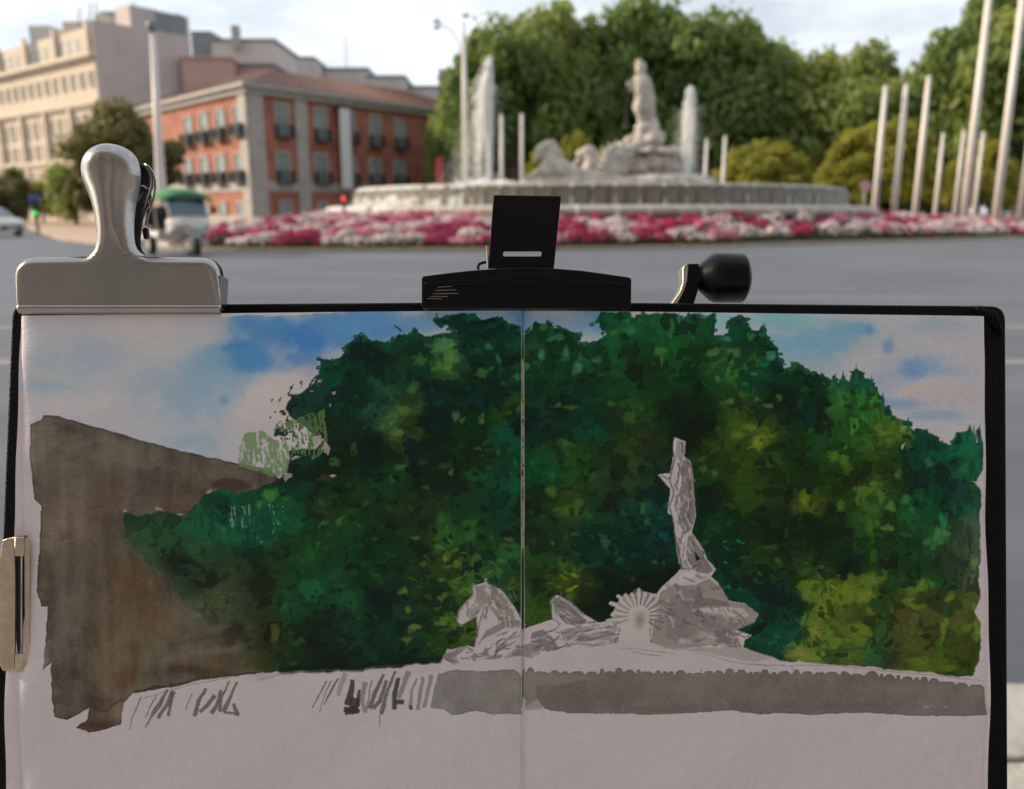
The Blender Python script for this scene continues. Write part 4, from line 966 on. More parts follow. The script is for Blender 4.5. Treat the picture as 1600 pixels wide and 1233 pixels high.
# --- tree mass
TREE = [(195, 800), (215, 806), (250, 798), (290, 808), (318, 772), (345, 766), (370, 772), (395, 764), (432, 752), (448, 730), (446, 712), (456, 702), (492, 704), (500, 690), (478, 668), (454, 652), (445, 639),
        (457, 617), (476, 612), (494, 595), (500, 578), (505, 562), (520, 564), (536, 557), (542, 537), (556, 530), (565, 522), (582, 534), (607, 535), (624, 524), (644, 525), (647, 513), (667, 531), (676, 522), (715, 520), (704, 511), (690, 506), (684, 499), (700, 494),
        (726, 490), (729, 500), (740, 491), (752, 500), (787, 496), (791, 507), (809, 507), (817, 524), (821, 522), (837, 505), (857, 504), (862, 513), (885, 515), (902, 521), (903, 534), (922, 534), (942, 528), (953, 515), (942, 517), (936, 503), (939, 488), (984, 488), (990, 503),
        (1004, 491), (1055, 488), (1067, 497), (1084, 491), (1118, 491), (1116, 525), (1138, 520), (1141, 500), (1155, 491), (1166, 497), (1172, 514), (1189, 517), (1194, 508), (1200, 528), (1216, 545), (1218, 560), (1225, 576),
        (1248, 568), (1262, 581), (1274, 582), (1302, 592), (1306, 588), (1313, 599), (1319, 585), (1327, 599), (1340, 574), (1353, 589), (1364, 592), (1376, 616), (1381, 619), (1386, 639), (1396, 652), (1418, 659), (1424, 673),
        (1435, 673), (1464, 681), (1469, 693), (1486, 696), (1492, 676), (1510, 674), (1515, 666), (1520, 676), (1523, 690), (1527, 672), (1532, 667), (1537, 701), (1536, 735), (1523, 758), (1534, 767), (1534, 810), (1533, 867), (1528, 900), (1528, 933), (1520, 955), (1531, 975), (1528, 1032),
        (1517, 1056), (1496, 1058), (1440, 1050), (1373, 1044), (1299, 1039), (1218, 1034), (1165, 1014), (1050, 1010), (960, 1005), (870, 1000), (817, 1000), (741, 1014), (727, 1011), (699, 1018), (685, 1039), (660, 1039), (533, 1046), (442, 1049), (400, 1046),
        (372, 1010), (330, 975), (285, 950), (272, 905), (228, 880), (197, 838)]
FIELD = [(470, 640, 25, 15, 60, 55), (540, 590, 40, 0, 60, 50), (575, 550, 30, 5, 40, 40), (620, 560, 40, 10, 60, 48), (520, 680, 35, 10, 40, 25), (600, 620, 35, 25, 70, 55), (560, 720, 30, 5, 40, 20),
    (590, 700, 25, 0, 25, 20), (650, 545, 25, 20, 60, 40), (700, 545, 18, 70, 110, 70), (705, 570, 22, 60, 100, 45), (760, 540, 40, 0, 45, 35), (700, 610, 30, 0, 40, 35), (760, 600, 35, 0, 40, 30), (640, 650, 22, 60, 85, 40),
    (690, 650, 30, 0, 30, 28), (740, 660, 30, 5, 55, 25), (620, 690, 20, 65, 80, 35), (790, 640, 22, 40, 75, 20), (800, 690, 20, 0, 80, 75), (795, 740, 22, 0, 70, 65), (720, 700, 30, 10, 50, 20), (650, 720, 25, 10, 40, 20),
    (680, 740, 25, 10, 30, 20), (770, 720, 30, 15, 65, 30), (620, 760, 35, 10, 55, 30), (570, 770, 25, 15, 50, 20), (640, 790, 30, 30, 45, 20), (730, 780, 30, 15, 50, 25), (780, 790, 30, 5, 60, 45), (470, 760, 30, 10, 50, 35),
    (440, 800, 30, 10, 70, 50), (500, 810, 35, 25, 55, 25), (380, 820, 36, 12, 82, 62), (320, 830, 36, 24, 76, 56), (250, 835, 30, 45, 75, 55), (270, 870, 30, 25, 50, 35), (330, 880, 40, 40, 50, 35), (300, 900, 25, 30, 42, 38),
    (440, 870, 35, 20, 50, 25), (500, 880, 35, 15, 55, 30), (560, 880, 30, 10, 55, 28), (620, 850, 30, 10, 50, 25), (655, 840, 20, 25, 45, 22), (460, 940, 40, 15, 65, 38), (540, 930, 35, 15, 60, 40), (600, 950, 30, 8, 40, 38),
    (640, 900, 25, 20, 45, 25), (700, 880, 30, 60, 85, 35), (680, 930, 25, 40, 70, 25), (740, 850, 30, 35, 75, 35), (780, 890, 25, 45, 95, 55), (800, 940, 15, 50, 90, 40), (560, 990, 40, 18, 55, 42), (640, 990, 40, 10, 55, 42),
    (480, 1000, 40, 15, 40, 22), (420, 990, 30, 50, 50, 22), (420, 920, 25, 45, 45, 28), (520, 1038, 30, 4, 22, 16), (620, 1032, 30, 4, 22, 16), (350, 960, 40, 75, 72, 60), (350, 1000, 30, 75, 65, 50), (690, 1000, 25, 50, 80, 25),
    (725, 985, 15, 85, 100, 35), (840, 540, 30, 15, 70, 50), (870, 530, 20, 5, 50, 30), (870, 580, 30, 0, 50, 30), (920, 560, 30, 15, 70, 50), (960, 540, 30, 15, 80, 50), (1000, 520, 25, 20, 80, 50), (1040, 530, 35, 15, 75, 40),
    (1090, 530, 30, 10, 55, 25), (1150, 540, 25, 10, 60, 40), (1130, 560, 25, 50, 90, 45), (1190, 590, 25, 0, 50, 35), (1200, 540, 18, 0, 50, 30), (1000, 590, 50, 10, 60, 25), (1080, 600, 40, 5, 55, 20), (1150, 600, 25, 45, 80, 30),
    (900, 620, 40, 0, 50, 30), (860, 660, 35, 0, 40, 35), (930, 660, 35, 0, 65, 50), (990, 640, 30, 45, 75, 25), (1040, 630, 30, 8, 45, 12), (1100, 620, 30, 0, 28, 10), (1090, 660, 25, 3, 25, 8), (1190, 640, 30, 8, 40, 18),
    (1150, 670, 35, 60, 75, 18), (1180, 690, 25, 85, 95, 25), (980, 700, 30, 50, 60, 25), (930, 730, 30, 20, 55, 20), (890, 700, 25, 45, 70, 25), (850, 740, 30, 0, 65, 35), (880, 790, 30, 55, 75, 25), (960, 760, 35, 30, 50, 22),
    (1010, 740, 20, 20, 55, 35), (840, 800, 30, 15, 45, 25), (940, 810, 35, 10, 50, 30), (1010, 800, 25, 0, 60, 60), (1100, 760, 25, 15, 55, 25), (1110, 800, 30, 10, 55, 25), (1150, 740, 35, 40, 60, 12), (1200, 750, 35, 35, 55, 10),
    (1250, 620, 35, 3, 45, 25), (1290, 640, 20, 0, 25, 15), (1310, 640, 25, 40, 85, 40), (1340, 600, 20, 15, 75, 55), (1360, 640, 25, 40, 90, 35), (1280, 690, 35, 10, 65, 25), (1330, 680, 35, 45, 85, 30), (1380, 690, 25, 75, 95, 30),
    (1410, 670, 15, 90, 110, 45), (1250, 720, 35, 25, 55, 12), (1310, 740, 40, 35, 70, 12), (1260, 790, 18, 85, 85, 20), (1360, 750, 30, 50, 75, 18), (1400, 720, 20, 35, 60, 15), (1440, 720, 30, 0, 60, 40), (1490, 740, 35, 10, 85, 65),
    (1520, 720, 20, 10, 80, 60), (1460, 780, 30, 0, 65, 45), (1500, 770, 25, 20, 65, 60), (1360, 780, 25, 75, 95, 40), (1220, 840, 40, 8, 38, 12), (1290, 840, 40, 10, 40, 15), (1350, 830, 30, 30, 65, 15), (1410, 810, 25, 25, 75, 45),
    (1440, 840, 30, 20, 70, 40), (1510, 830, 20, 70, 80, 78), (1500, 880, 20, 75, 85, 75), (1470, 850, 15, 60, 95, 60), (1320, 870, 30, 3, 30, 18), (1400, 870, 35, 15, 55, 18), (1450, 900, 30, 20, 65, 25), (1200, 880, 30, 25, 50, 18),
    (1250, 870, 20, 40, 60, 20), (1150, 860, 25, 0, 55, 45), (1190, 930, 25, 0, 55, 50), (1220, 960, 20, 0, 40, 35), (1220, 1000, 25, 5, 70, 60), (1310, 930, 30, 90, 98, 28), (1290, 980, 20, 90, 96, 33), (1350, 910, 20, 100, 108, 38),
    (1340, 990, 25, 84, 92, 28), (1250, 1025, 18, 105, 110, 45), (1380, 930, 20, 35, 60, 15), (1430, 920, 18, 104, 106, 40), (1420, 980, 40, 72, 72, 32), (1480, 970, 30, 72, 72, 30), (1370, 1010, 20, 45, 85, 55), (1480, 1020, 25, 65, 75, 20),
    (1525, 990, 8, 110, 115, 45), (1450, 1044, 16, 95, 105, 30), (870, 850, 30, 20, 45, 25), (850, 900, 25, 30, 60, 20), (940, 850, 35, 0, 45, 40), (1000, 860, 35, 0, 40, 35), (1030, 830, 20, 0, 55, 65), (960, 910, 30, 0, 25, 15),
    (1010, 890, 25, 0, 30, 20), (900, 920, 20, 75, 85, 30), (850, 950, 20, 50, 75, 20), (920, 950, 15, 25, 35, 10), (1050, 890, 15, 10, 25, 10)]
num = np.zeros((CH, CW, 3), np.float32); den = np.full((CH, CW), 1e-4, np.float32)
for (x, y, r, cr, cg, cb) in FIELD:
    x -= PX0; y -= PY0; q = 3.4*r
    sl = (slice(int(max(0, y-q)), int(min(CH, y+q))), slice(int(max(0, x-q)), int(min(CW, x+q))))
    d2 = (GX[sl]-x+NA[sl]*34+NC[sl]*20)**2+(GY[sl]-y+NB[sl]*34+ND[sl]*20)**2
    w = np.exp(-d2/(2*(r*.62)**2))**1.0
    den[sl] += w; num[sl] += w[..., None]*np.array([cr, cg, cb], np.float32)
num += np.array([12, 52, 30], np.float32)*1e-4
base = num/den[..., None]
base = base*.84+base.mean(-1, keepdims=True)*.16
base *= (.93+NF*.36+NE*.42)[..., None]*np.array([.86, 1.0, .82], np.float32)

def tone(c, r=rs):
    c = np.array(c, float); k = r.choice([.45, .62, .8, 1.15, 1.45, 1.9], p=[.16, .22, .2, .2, .15, .07])
    if k > 1: c = c*k+np.array([10, 12, 0])*(k-1)*2
    else: c = c*k
    return np.clip(c+r.uniform(-7, 7, 3)*[1, .8, 1], 0, 135)

r_ = fill(TREE, 40, 1.2, 3.2)
tm = np.zeros((CH, CW), np.float32); tm[r_[0]] = r_[1]
tsoft = box(box(tm, 13), 13)
t_ = np.clip((GX+PX0-385)/55, 0, 1); t_ = np.maximum(t_, np.clip((835-GY-PY0)/25, 0, 1))
tm = tsoft*(1-t_)+box(tm, 1)*t_
under = cv.copy()
cv[:] = base
# overlapping leaf-clump patches with crisp edges, mostly a tone darker than what they cover
rp = np.random.RandomState(21)
def leafy(x, y, s, r):
    n = r.randint(9, 15); t = np.linspace(0, 6.283, n, endpoint=False)+r.rand()
    q = r.uniform(.45, 1.15, n); ang = r.uniform(-.9, .9); asp = r.uniform(.45, .9)
    c_, s_ = math.cos(ang), math.sin(ang)
    return [(x+s*k*(math.cos(a)*c_-asp*math.sin(a)*s_), y+s*k*(math.cos(a)*s_+asp*math.sin(a)*c_)) for a, k in zip(t, q)]
for k in range(2000):
    x = rp.uniform(200, 1540); y = rp.uniform(490, 1055)
    big = k < 1100
    s = rp.uniform(14, 34) if big else rp.uniform(5, 14)
    c = base[min(CH-1, int(y-PY0)), min(CW-1, int(x-PX0))]
    u = rp.rand()
    if u < .6: c = c*rp.uniform(.5, .85)
    elif u < .9: c = c*rp.uniform(.9, 1.25)+rp.uniform(0, 5, 3)
    else:
        c = c*rp.uniform(1.25, 1.6)+np.array([6, 10, 2]); s = min(s, 11)
    wash(leafy(x, y, s, rp), np.clip(c+rp.uniform(-4, 4, 3), 0, 125), rp.uniform(.4, .85) if big else rp.uniform(.35, .7), 1 if rp.rand() < .74 else rp.choice([4, 6]), 3, 4., .3)
# vertical brushing on the right of the right page
for k in range(150):
    x = rp.uniform(1230, 1535); y = rp.uniform(600, 1010)
    c = base[int(y-PY0), min(CW-1, int(x-PX0))]
    wash(dab_pts(x, y, rp.uniform(4, 11), rp.uniform(12, 34), rp.uniform(-.25, .25), 6, rp), tone(c, rp), rp.uniform(.3, .6), 1, 2, 3, .08)
# scale-like dark leaves low on both pages
for k in range(240):
    if rp.rand() < .5: x, y = rp.uniform(1110, 1340), rp.uniform(830, 930)
    else: x, y = rp.uniform(850, 1040), rp.uniform(830, 930)
    c = base[int(y-PY0), int(x-PX0)]
    wash(dab_pts(x, y, rp.uniform(4, 10), rp.uniform(2, 4.5), rp.uniform(-.5, .8), 6, rp), tone(c, rp), rp.uniform(.4, .8), 1, 1, 2)
# leafy dabs left of the horse
for k in range(170):
    x, y = rp.uniform(628, 812), rp.uniform(835, 1005)
    if x < 690 and rp.rand() < .4: continue
    c = (84, 102, 46) if rp.rand() < .3 else ((70, 96, 36) if rp.rand() < .4 else (8, 38, 24))
    c = np.array(c)*rp.uniform(.75, 1.15)
    wash(dab_pts(x, y, rp.uniform(6, 15), rp.uniform(4, 9), rp.uniform(-.6, .6), None, rp), c, rp.uniform(.65, .95), 1, 1.5, 3, .15)
# hand-placed lights
LG, YG, PG, SAND, CRM = (92, 122, 78), (84, 104, 42), (70, 108, 66), (138, 128, 84), (150, 142, 118)
for p in [(692, 540, 22, 16, (78, 116, 84)), (672, 535, 16, 8, (58, 100, 70)), (708, 556, 20, 15, (88, 118, 66)), (660, 562, 14, 10, (80, 108, 52)), (686, 572, 16, 9, (82, 112, 52)), (704, 572, 12, 9, (92, 112, 44)), (645, 604, 10, 13, (72, 104, 52)), (764, 541, 8, 8, (98, 132, 98)),
          (778, 562, 5, 10, (98, 136, 104)), (752, 583, 11, 8, (104, 124, 62)), (765, 577, 7, 4, (100, 128, 78)), (808, 586, 10, 7, (104, 146, 122)), (786, 598, 5, 5, (92, 122, 88)), (632, 642, 16, 9, (92, 106, 46)), (615, 650, 12, 9, (78, 94, 40)),
          (710, 652, 8, 10, SAND), (722, 658, 4, 6, CRM), (750, 654, 5, 10, SAND), (748, 700, 5, 4, (132, 140, 104)), (780, 706, 3, 5, LG), (620, 676, 12, 8, (90, 104, 52)), (598, 664, 6, 10, (92, 104, 76)), (552, 702, 7, 14, (70, 96, 46)), (520, 724, 10, 9, (96, 116, 62)),
          (625, 728, 12, 7, (92, 112, 50)), (706, 738, 6, 6, (118, 124, 62)), (694, 728, 14, 5, (62, 88, 40)), (670, 760, 6, 4, (110, 116, 68)), (664, 722, 10, 3, (70, 96, 60)), (610, 748, 5, 6, (100, 110, 62)), (690, 810, 10, 16, (58, 82, 38)), (735, 816, 14, 6, (62, 82, 42)),
          (500, 815, 12, 6, (76, 92, 40)), (528, 814, 7, 8, (88, 104, 44)), (494, 850, 6, 10, (72, 92, 42)), (432, 990, 8, 22, (84, 74, 38)), (418, 775, 16, 12, (106, 122, 62)), (405, 790, 10, 8, (92, 108, 58)),
          (812, 640, 3, 10, (120, 132, 84)), (848, 510, 12, 8, (70, 112, 62)), (868, 528, 16, 5, (96, 132, 110)), (848, 552, 5, 13, (104, 136, 110)), (884, 552, 6, 14, (100, 132, 104)), (902, 575, 8, 12, (112, 140, 114)), (825, 570, 6, 8, (90, 124, 90)), (820, 632, 5, 6, (124, 140, 96)),
          (912, 530, 14, 12, (74, 118, 86)), (932, 562, 10, 5, (92, 120, 82)), (905, 560, 5, 10, (78, 110, 80)), (960, 520, 12, 7, (76, 104, 30)), (985, 515, 14, 8, (60, 112, 84)), (1028, 550, 14, 6, (94, 110, 52)), (1032, 560, 4, 13, (104, 112, 54)), (1050, 515, 5, 16, (74, 116, 60)),
          (1115, 552, 13, 8, (90, 122, 60)), (1150, 552, 13, 10, (84, 112, 60)), (1142, 560, 5, 12, (96, 116, 58)), (1135, 528, 12, 5, (112, 150, 150)), (1122, 514, 6, 5, (120, 158, 164)), (1175, 526, 7, 8, (96, 132, 100)), (1176, 585, 8, 4, (106, 136, 110)), (1164, 575, 4, 6, (70, 116, 90)),
          (1106, 494, 12, 6, (112, 142, 150)), (1064, 496, 10, 7, (106, 150, 150)), (1074, 489, 8, 3, (150, 160, 130)), (1192, 523, 5, 3, (140, 160, 160)), (1204, 556, 12, 8, (126, 152, 164)), (1220, 558, 5, 9, (92, 118, 56)),
          (875, 632, 8, 4, (124, 132, 78)), (892, 636, 14, 5, (100, 112, 58)), (955, 632, 6, 5, (96, 104, 52)), (985, 650, 12, 10, (70, 88, 36)), (1142, 626, 9, 6, (106, 104, 46)), (1182, 624, 6, 4, (132, 140, 98)), (1200, 632, 12, 4, (140, 146, 100)), (1214, 624, 7, 6, (130, 140, 84)), (1130, 632, 10, 3, (92, 96, 42)),
          (1172, 668, 14, 9, (96, 104, 40)), (1150, 680, 14, 9, (78, 92, 32)), (1185, 690, 12, 12, (112, 112, 40)), (1204, 683, 8, 3, (110, 126, 56)), (1160, 662, 4, 6, (106, 116, 56)), (1098, 735, 8, 6, (106, 112, 56)), (1115, 742, 8, 8, (84, 100, 46)), (886, 692, 16, 8, (60, 86, 44)),
          (862, 770, 8, 12, (84, 96, 40)), (884, 800, 22, 10, (76, 92, 36)), (905, 790, 10, 12, (64, 90, 40)), (1004, 798, 5, 12, (92, 104, 46)), (1010, 815, 6, 8, (78, 90, 38)), (884, 838, 4, 9, (80, 88, 36)), (946, 850, 8, 12, (70, 92, 52)), (946, 852, 4, 10, (78, 96, 56)),
          (1020, 876, 4, 4, (104, 116, 72)), (988, 905, 3, 5, (78, 82, 40)), (1036, 880, 3, 4, (92, 104, 70)), (1258, 576, 10, 8, (92, 124, 70)), (1240, 574, 14, 6, (86, 120, 72)), (1290, 602, 10, 8, (58, 98, 38)), (1302, 600, 6, 10, (74, 116, 42)), (1310, 640, 24, 16, (56, 96, 50)), (1320, 622, 12, 16, (72, 108, 56)),
          (1385, 676, 12, 7, (118, 128, 66)), (1372, 670, 6, 5, (100, 116, 54)), (1414, 668, 9, 14, (116, 130, 66)), (1412, 660, 10, 6, (102, 118, 60)), (1305, 710, 14, 10, (92, 110, 46)), (1320, 730, 12, 12, (86, 100, 32)), (1315, 722, 8, 12, (98, 108, 44)), (1350, 765, 20, 14, (92, 108, 48)), (1364, 756, 12, 6, (96, 112, 56)),
          (1258, 776, 10, 14, (98, 96, 32)), (1254, 785, 8, 9, (106, 104, 34)), (1312, 790, 9, 14, (96, 108, 50)), (1338, 782, 5, 9, (98, 108, 52)), (1374, 775, 6, 14, (98, 112, 52)), (1390, 790, 8, 10, (84, 102, 44)), (1402, 742, 6, 9, (108, 116, 60)), (1418, 780, 9, 12, (86, 116, 84)), (1424, 795, 5, 9, (80, 112, 80)), (1453, 725, 9, 10, (58, 112, 92)),
          (1384, 822, 11, 5, (128, 132, 66)), (1370, 815, 5, 9, (82, 100, 36)), (1356, 822, 6, 14, (64, 92, 26)), (1458, 856, 4, 4, (132, 132, 64)), (1466, 836, 13, 13, (66, 104, 70)), (1478, 830, 9, 10, (78, 112, 80)), (1204, 856, 14, 5, (88, 92, 40)), (1255, 892, 16, 3, (64, 84, 44)), (1215, 878, 6, 8, (74, 94, 46)),
          (1352, 903, 20, 12, (108, 112, 44)), (1330, 905, 14, 10, (100, 106, 42)), (1372, 905, 12, 5, (108, 110, 40)), (1318, 930, 20, 18, (104, 110, 36)), (1300, 938, 16, 16, (96, 106, 34)), (1284, 955, 14, 24, (100, 106, 42)), (1350, 930, 18, 14, (102, 108, 38)), (1360, 952, 12, 9, (96, 100, 34)), (1278, 990, 16, 14, (100, 106, 44)), (1342, 985, 20, 14, (104, 108, 34)), (1345, 1000, 16, 10, (96, 100, 30)), (1325, 1000, 12, 8, (74, 92, 28)),
          (1250, 1022, 24, 9, (108, 112, 48)), (1275, 1035, 14, 5, (110, 114, 52)), (1430, 945, 16, 8, (112, 112, 46)), (1416, 940, 9, 6, (116, 118, 48)), (1482, 935, 9, 8, (114, 118, 54)), (1524, 985, 8, 20, (112, 118, 54)), (1522, 880, 7, 14, (108, 118, 52)), (1508, 980, 10, 9, (100, 108, 50)), (1448, 1025, 9, 8, (108, 106, 34)), (1480, 1044, 22, 7, (86, 100, 22)), (1520, 945, 4, 8, (128, 126, 74)), (1420, 1046, 20, 4, (96, 106, 54))]:
    hc = .55*np.array(p[4])*np.array([.86, .94, .86])+.45*np.clip(base[int(min(CH-1, p[1]-PY0)), int(min(CW-1, p[0]-PX0))]*1.5, 0, 120)
    for j in range(2):
        wash(dab_pts(p[0]+rp.uniform(-2, 2), p[1]+rp.uniform(-2, 2), p[2]*1.1, p[3]*1.1, 0, 9, rp), hc, .68, 1, 1.5, 3.5, .2)
# hand-placed darks
for p in [(690, 512, 14, 5, (0, 32, 22)), (660, 525, 12, 10, (2, 26, 24)), (655, 582, 20, 12, (0, 44, 28)), (668, 570, 6, 14, (0, 40, 28)), (730, 620, 40, 26, (0, 36, 34)), (692, 662, 22, 20, (0, 26, 26)), (645, 700, 18, 22, (0, 22, 20)), (645, 735, 14, 18, (0, 18, 18)), (575, 700, 16, 26, (0, 24, 18)), (575, 735, 16, 14, (2, 26, 20)), (712, 718, 10, 14, (2, 28, 14)), (700, 745, 30, 6, (4, 30, 22)), (632, 780, 22, 14, (24, 40, 20)), (510, 800, 26, 11, (40, 44, 26)), (505, 750, 12, 16, (46, 50, 36)), (640, 806, 26, 8, (30, 42, 20)), (678, 778, 10, 6, (22, 34, 22)),
          (460, 730, 18, 16, (4, 34, 30)), (475, 720, 20, 14, (8, 44, 38)), (470, 770, 22, 22, (6, 48, 38)), (700, 500, 20, 6, (0, 44, 30)), (760, 515, 36, 16, (0, 44, 34)), (720, 510, 14, 9, (0, 40, 30)), (558, 540, 14, 14, (2, 26, 28)), (525, 578, 16, 10, (4, 50, 42)), (860, 530, 24, 10, (0, 46, 26)), (866, 556, 14, 9, (2, 26, 14)), (908, 596, 9, 6, (2, 22, 6)), (955, 575, 14, 6, (2, 24, 12)), (935, 545, 14, 12, (2, 40, 26)), (976, 527, 8, 7, (12, 34, 14)), (895, 630, 24, 6, (2, 28, 16)), (880, 660, 24, 16, (0, 36, 30)), (870, 678, 20, 7, (0, 22, 16)),
          (1155, 518, 16, 20, (0, 58, 42)), (1108, 510, 10, 22, (4, 62, 40)), (1190, 545, 18, 18, (0, 44, 28)), (1198, 575, 12, 16, (0, 46, 30)), (1165, 598, 18, 18, (0, 46, 28)), (1150, 534, 14, 4, (6, 40, 26)), (1225, 600, 24, 20, (0, 44, 22)), (1196, 624, 16, 8, (2, 20, 8)), (1270, 610, 24, 22, (0, 42, 22)), (1266, 592, 10, 14, (2, 38, 22)), (1290, 600, 12, 9, (2, 44, 36)), (1296, 633, 11, 5, (2, 16, 8)), (1282, 648, 6, 5, (2, 14, 8)), (1180, 650, 20, 16, (4, 34, 16)), (1260, 650, 26, 22, (2, 42, 28)), (1246, 668, 22, 10, (2, 40, 22)),
          (1325, 610, 9, 22, (10, 70, 44)), (1348, 600, 10, 18, (12, 72, 52)), (1360, 612, 6, 18, (10, 66, 52)), (1420, 690, 6, 24, (60, 80, 34)), (1440, 690, 22, 14, (4, 58, 44)), (1470, 710, 26, 16, (8, 72, 56)), (1500, 700, 22, 20, (10, 86, 64)), (1525, 715, 12, 34, (12, 84, 62)), (1500, 770, 14, 26, (16, 56, 50)), (1235, 705, 22, 20, (10, 40, 12)), (1328, 705, 24, 6, (16, 44, 12)), (1242, 740, 12, 28, (14, 40, 10)), (1232, 770, 8, 6, (2, 24, 8)), (1210, 700, 20, 7, (4, 32, 14)),
          (1412, 910, 18, 8, (6, 26, 10)), (1390, 925, 20, 8, (22, 52, 14)), (1372, 945, 14, 20, (24, 54, 22)), (1358, 945, 10, 12, (32, 60, 28)), (1300, 950, 9, 18, (40, 56, 14)), (1322, 945, 8, 5, (44, 58, 16)), (1296, 930, 8, 4, (52, 62, 18)), (1300, 985, 14, 16, (50, 70, 26)), (1290, 1025, 14, 9, (22, 60, 30)), (1315, 1025, 14, 7, (10, 40, 14)), (1345, 1015, 26, 12, (34, 74, 44)), (1370, 980, 12, 24, (32, 68, 36)), (1385, 950, 10, 24, (26, 56, 20)), (1488, 905, 13, 22, (16, 52, 26)), (1475, 955, 12, 14, (24, 74, 50)), (1510, 910, 14, 30, (66, 74, 40)), (1505, 1015, 20, 22, (60, 62, 28)), (1420, 975, 36, 26, (70, 70, 36)), (1450, 960, 30, 20, (74, 72, 40)), (1440, 1010, 40, 22, (68, 70, 30)), (1330, 870, 20, 10, (2, 24, 14)), (1290, 890, 18, 16, (2, 30, 20)), (1505, 1048, 12, 8, (56, 72, 16))]:
    dab(p[0], p[1], p[2], p[3], p[4], .75, rp.uniform(-.3, .3))
# crisp comma strokes of the loaded brush over everything
for k in range(620):
    x, y = rp.uniform(440, 1500), rp.uniform(505, 1025); c = base[int(y-PY0), int(x-PX0)]
    L_ = rp.uniform(7, 22); t = rp.uniform(-1.2, 1.2) if rp.rand() < .7 else rp.uniform(-3, 3); bd = rp.uniform(-1.3, 1.3); w = rp.uniform(4, 10)
    q_ = c*rp.uniform(.35, .7)+np.array([0, 3, 4]) if rp.rand() < .7 else c*1.3+np.array([2, 8, 5])
    pts = [(x+L_*(u-.5)*math.cos(t+bd*u), y+L_*(u-.5)*math.sin(t+bd*u)) for u in (0, .2, .45, .7, .9, 1)]
    P_ = np.array(pts); d_ = np.gradient(P_, axis=0); d_ /= np.maximum(1e-6, np.hypot(d_[:, 0], d_[:, 1]))[:, None]; nn_ = np.stack([-d_[:, 1], d_[:, 0]], 1)
    ww = np.array([.15, .8, 1., .75, .35, .05])[:, None]*w/2
    wash([tuple(v) for v in P_+nn_*ww]+[tuple(v) for v in (P_-nn_*ww)[::-1]], np.clip(q_, 0, 120), rp.uniform(.55, .9), 1, 1, 2, .15)
# thin dry edges of single brush marks
for k in range(70):
    x, y = rp.uniform(480, 1500), rp.uniform(520, 1030)
    a0 = rp.rand()*6.28; R_ = rp.uniform(6, 22)
    stroke([(x+R_*math.cos(a0+t), y+R_*.6*math.sin(a0+t)) for t in np.linspace(0, rp.uniform(1, 2.4), 9)], 1.4, 1.2, (2, 22, 12), .5, 1, 1)
cv[:] = cv*(.86+.10*NF+.06*NG+.08*NE)[..., None]
_l = cv.mean(-1, keepdims=True); cv[:] = np.clip(_l+(cv-_l)*1.14, 0, 150)
cv[:] = under*(1-tm[..., None])+cv*tm[..., None]
# bottom rim of the tree wash, pooled dark
stroke([(436, 1047), (500, 1044), (560, 1042), (640, 1036), (690, 1030)], 10, 7, (3, 20, 15), .8, 3, 2)
# broken dry brush at the crown's left edge
DRY = rnoise(1.45, 26, 5., 3)+NG*.5; DRY2 = rnoise(-1.0, 14, 4.5, 4)+NG*.4-.03
wash([(416, 662), (424, 625), (460, 600), (500, 585), (512, 600), (500, 640), (480, 668), (440, 680)], (20, 40, 38), .9, 0, 2, 2, dry=DRY2-.1)
wash([(372, 700), (380, 678), (410, 672), (432, 690), (452, 700), (448, 740), (420, 745), (372, 728)], (84, 106, 70), .85, 1, 2, 3, dry=DRY+.22)
wash([(424, 668), (470, 650), (505, 640), (510, 700), (490, 720), (450, 705)], (64, 86, 50), .9, 0, 2, 3, dry=DRY+.05)
wash([(430, 668), (455, 674), (462, 684), (440, 690), (428, 680)], (10, 36, 30), .9, 0, 2, 3, dry=DRY2+.1)
for x, y, w, h in [(492, 690, 13, 11), (455, 715, 12, 6), (508, 702, 8, 12), (448, 745, 12, 8), (517, 742, 6, 4), (484, 612, 6, 4), (500, 595, 4, 5), (515, 631, 3, 2), (522, 614, 6, 3), (440, 660, 10, 8)]:
    wash(dab_pts(x, y, w, h, 0, 7, rp), (134, 126, 122), .8, 0, 1, 3, dry=DRY+.15)
wash([(300, 805), (430, 800), (430, 845), (330, 850), (296, 835)], (14, 70, 48), .7, 0, 3, 3, dry=DRY-.02)
wash([(350, 790), (440, 790), (440, 850), (350, 846)], (120, 140, 120), .5, 0, 2, 2, dry=DRY-.26)
wash([(310, 800), (440, 780), (450, 850), (320, 846)], (4, 50, 34), .6, 0, 2, 2, dry=-DRY-.12)
for i in range(18, 100):
    (xa, ya), (xb, yb) = TREE[i], TREE[i+1]
    for k in range(3):
        t = rp.rand(); x, y = xa+(xb-xa)*t+rp.uniform(-3, 3), ya+(yb-ya)*t+rp.uniform(-3, 4)
        if y < 489: continue
        wash(leafy(x, y+2, rp.uniform(3, 8), rp), (rp.uniform(2, 14), rp.uniform(38, 66), rp.uniform(26, 48)), rp.uniform(.7, .95), 1, 1, 2.5)
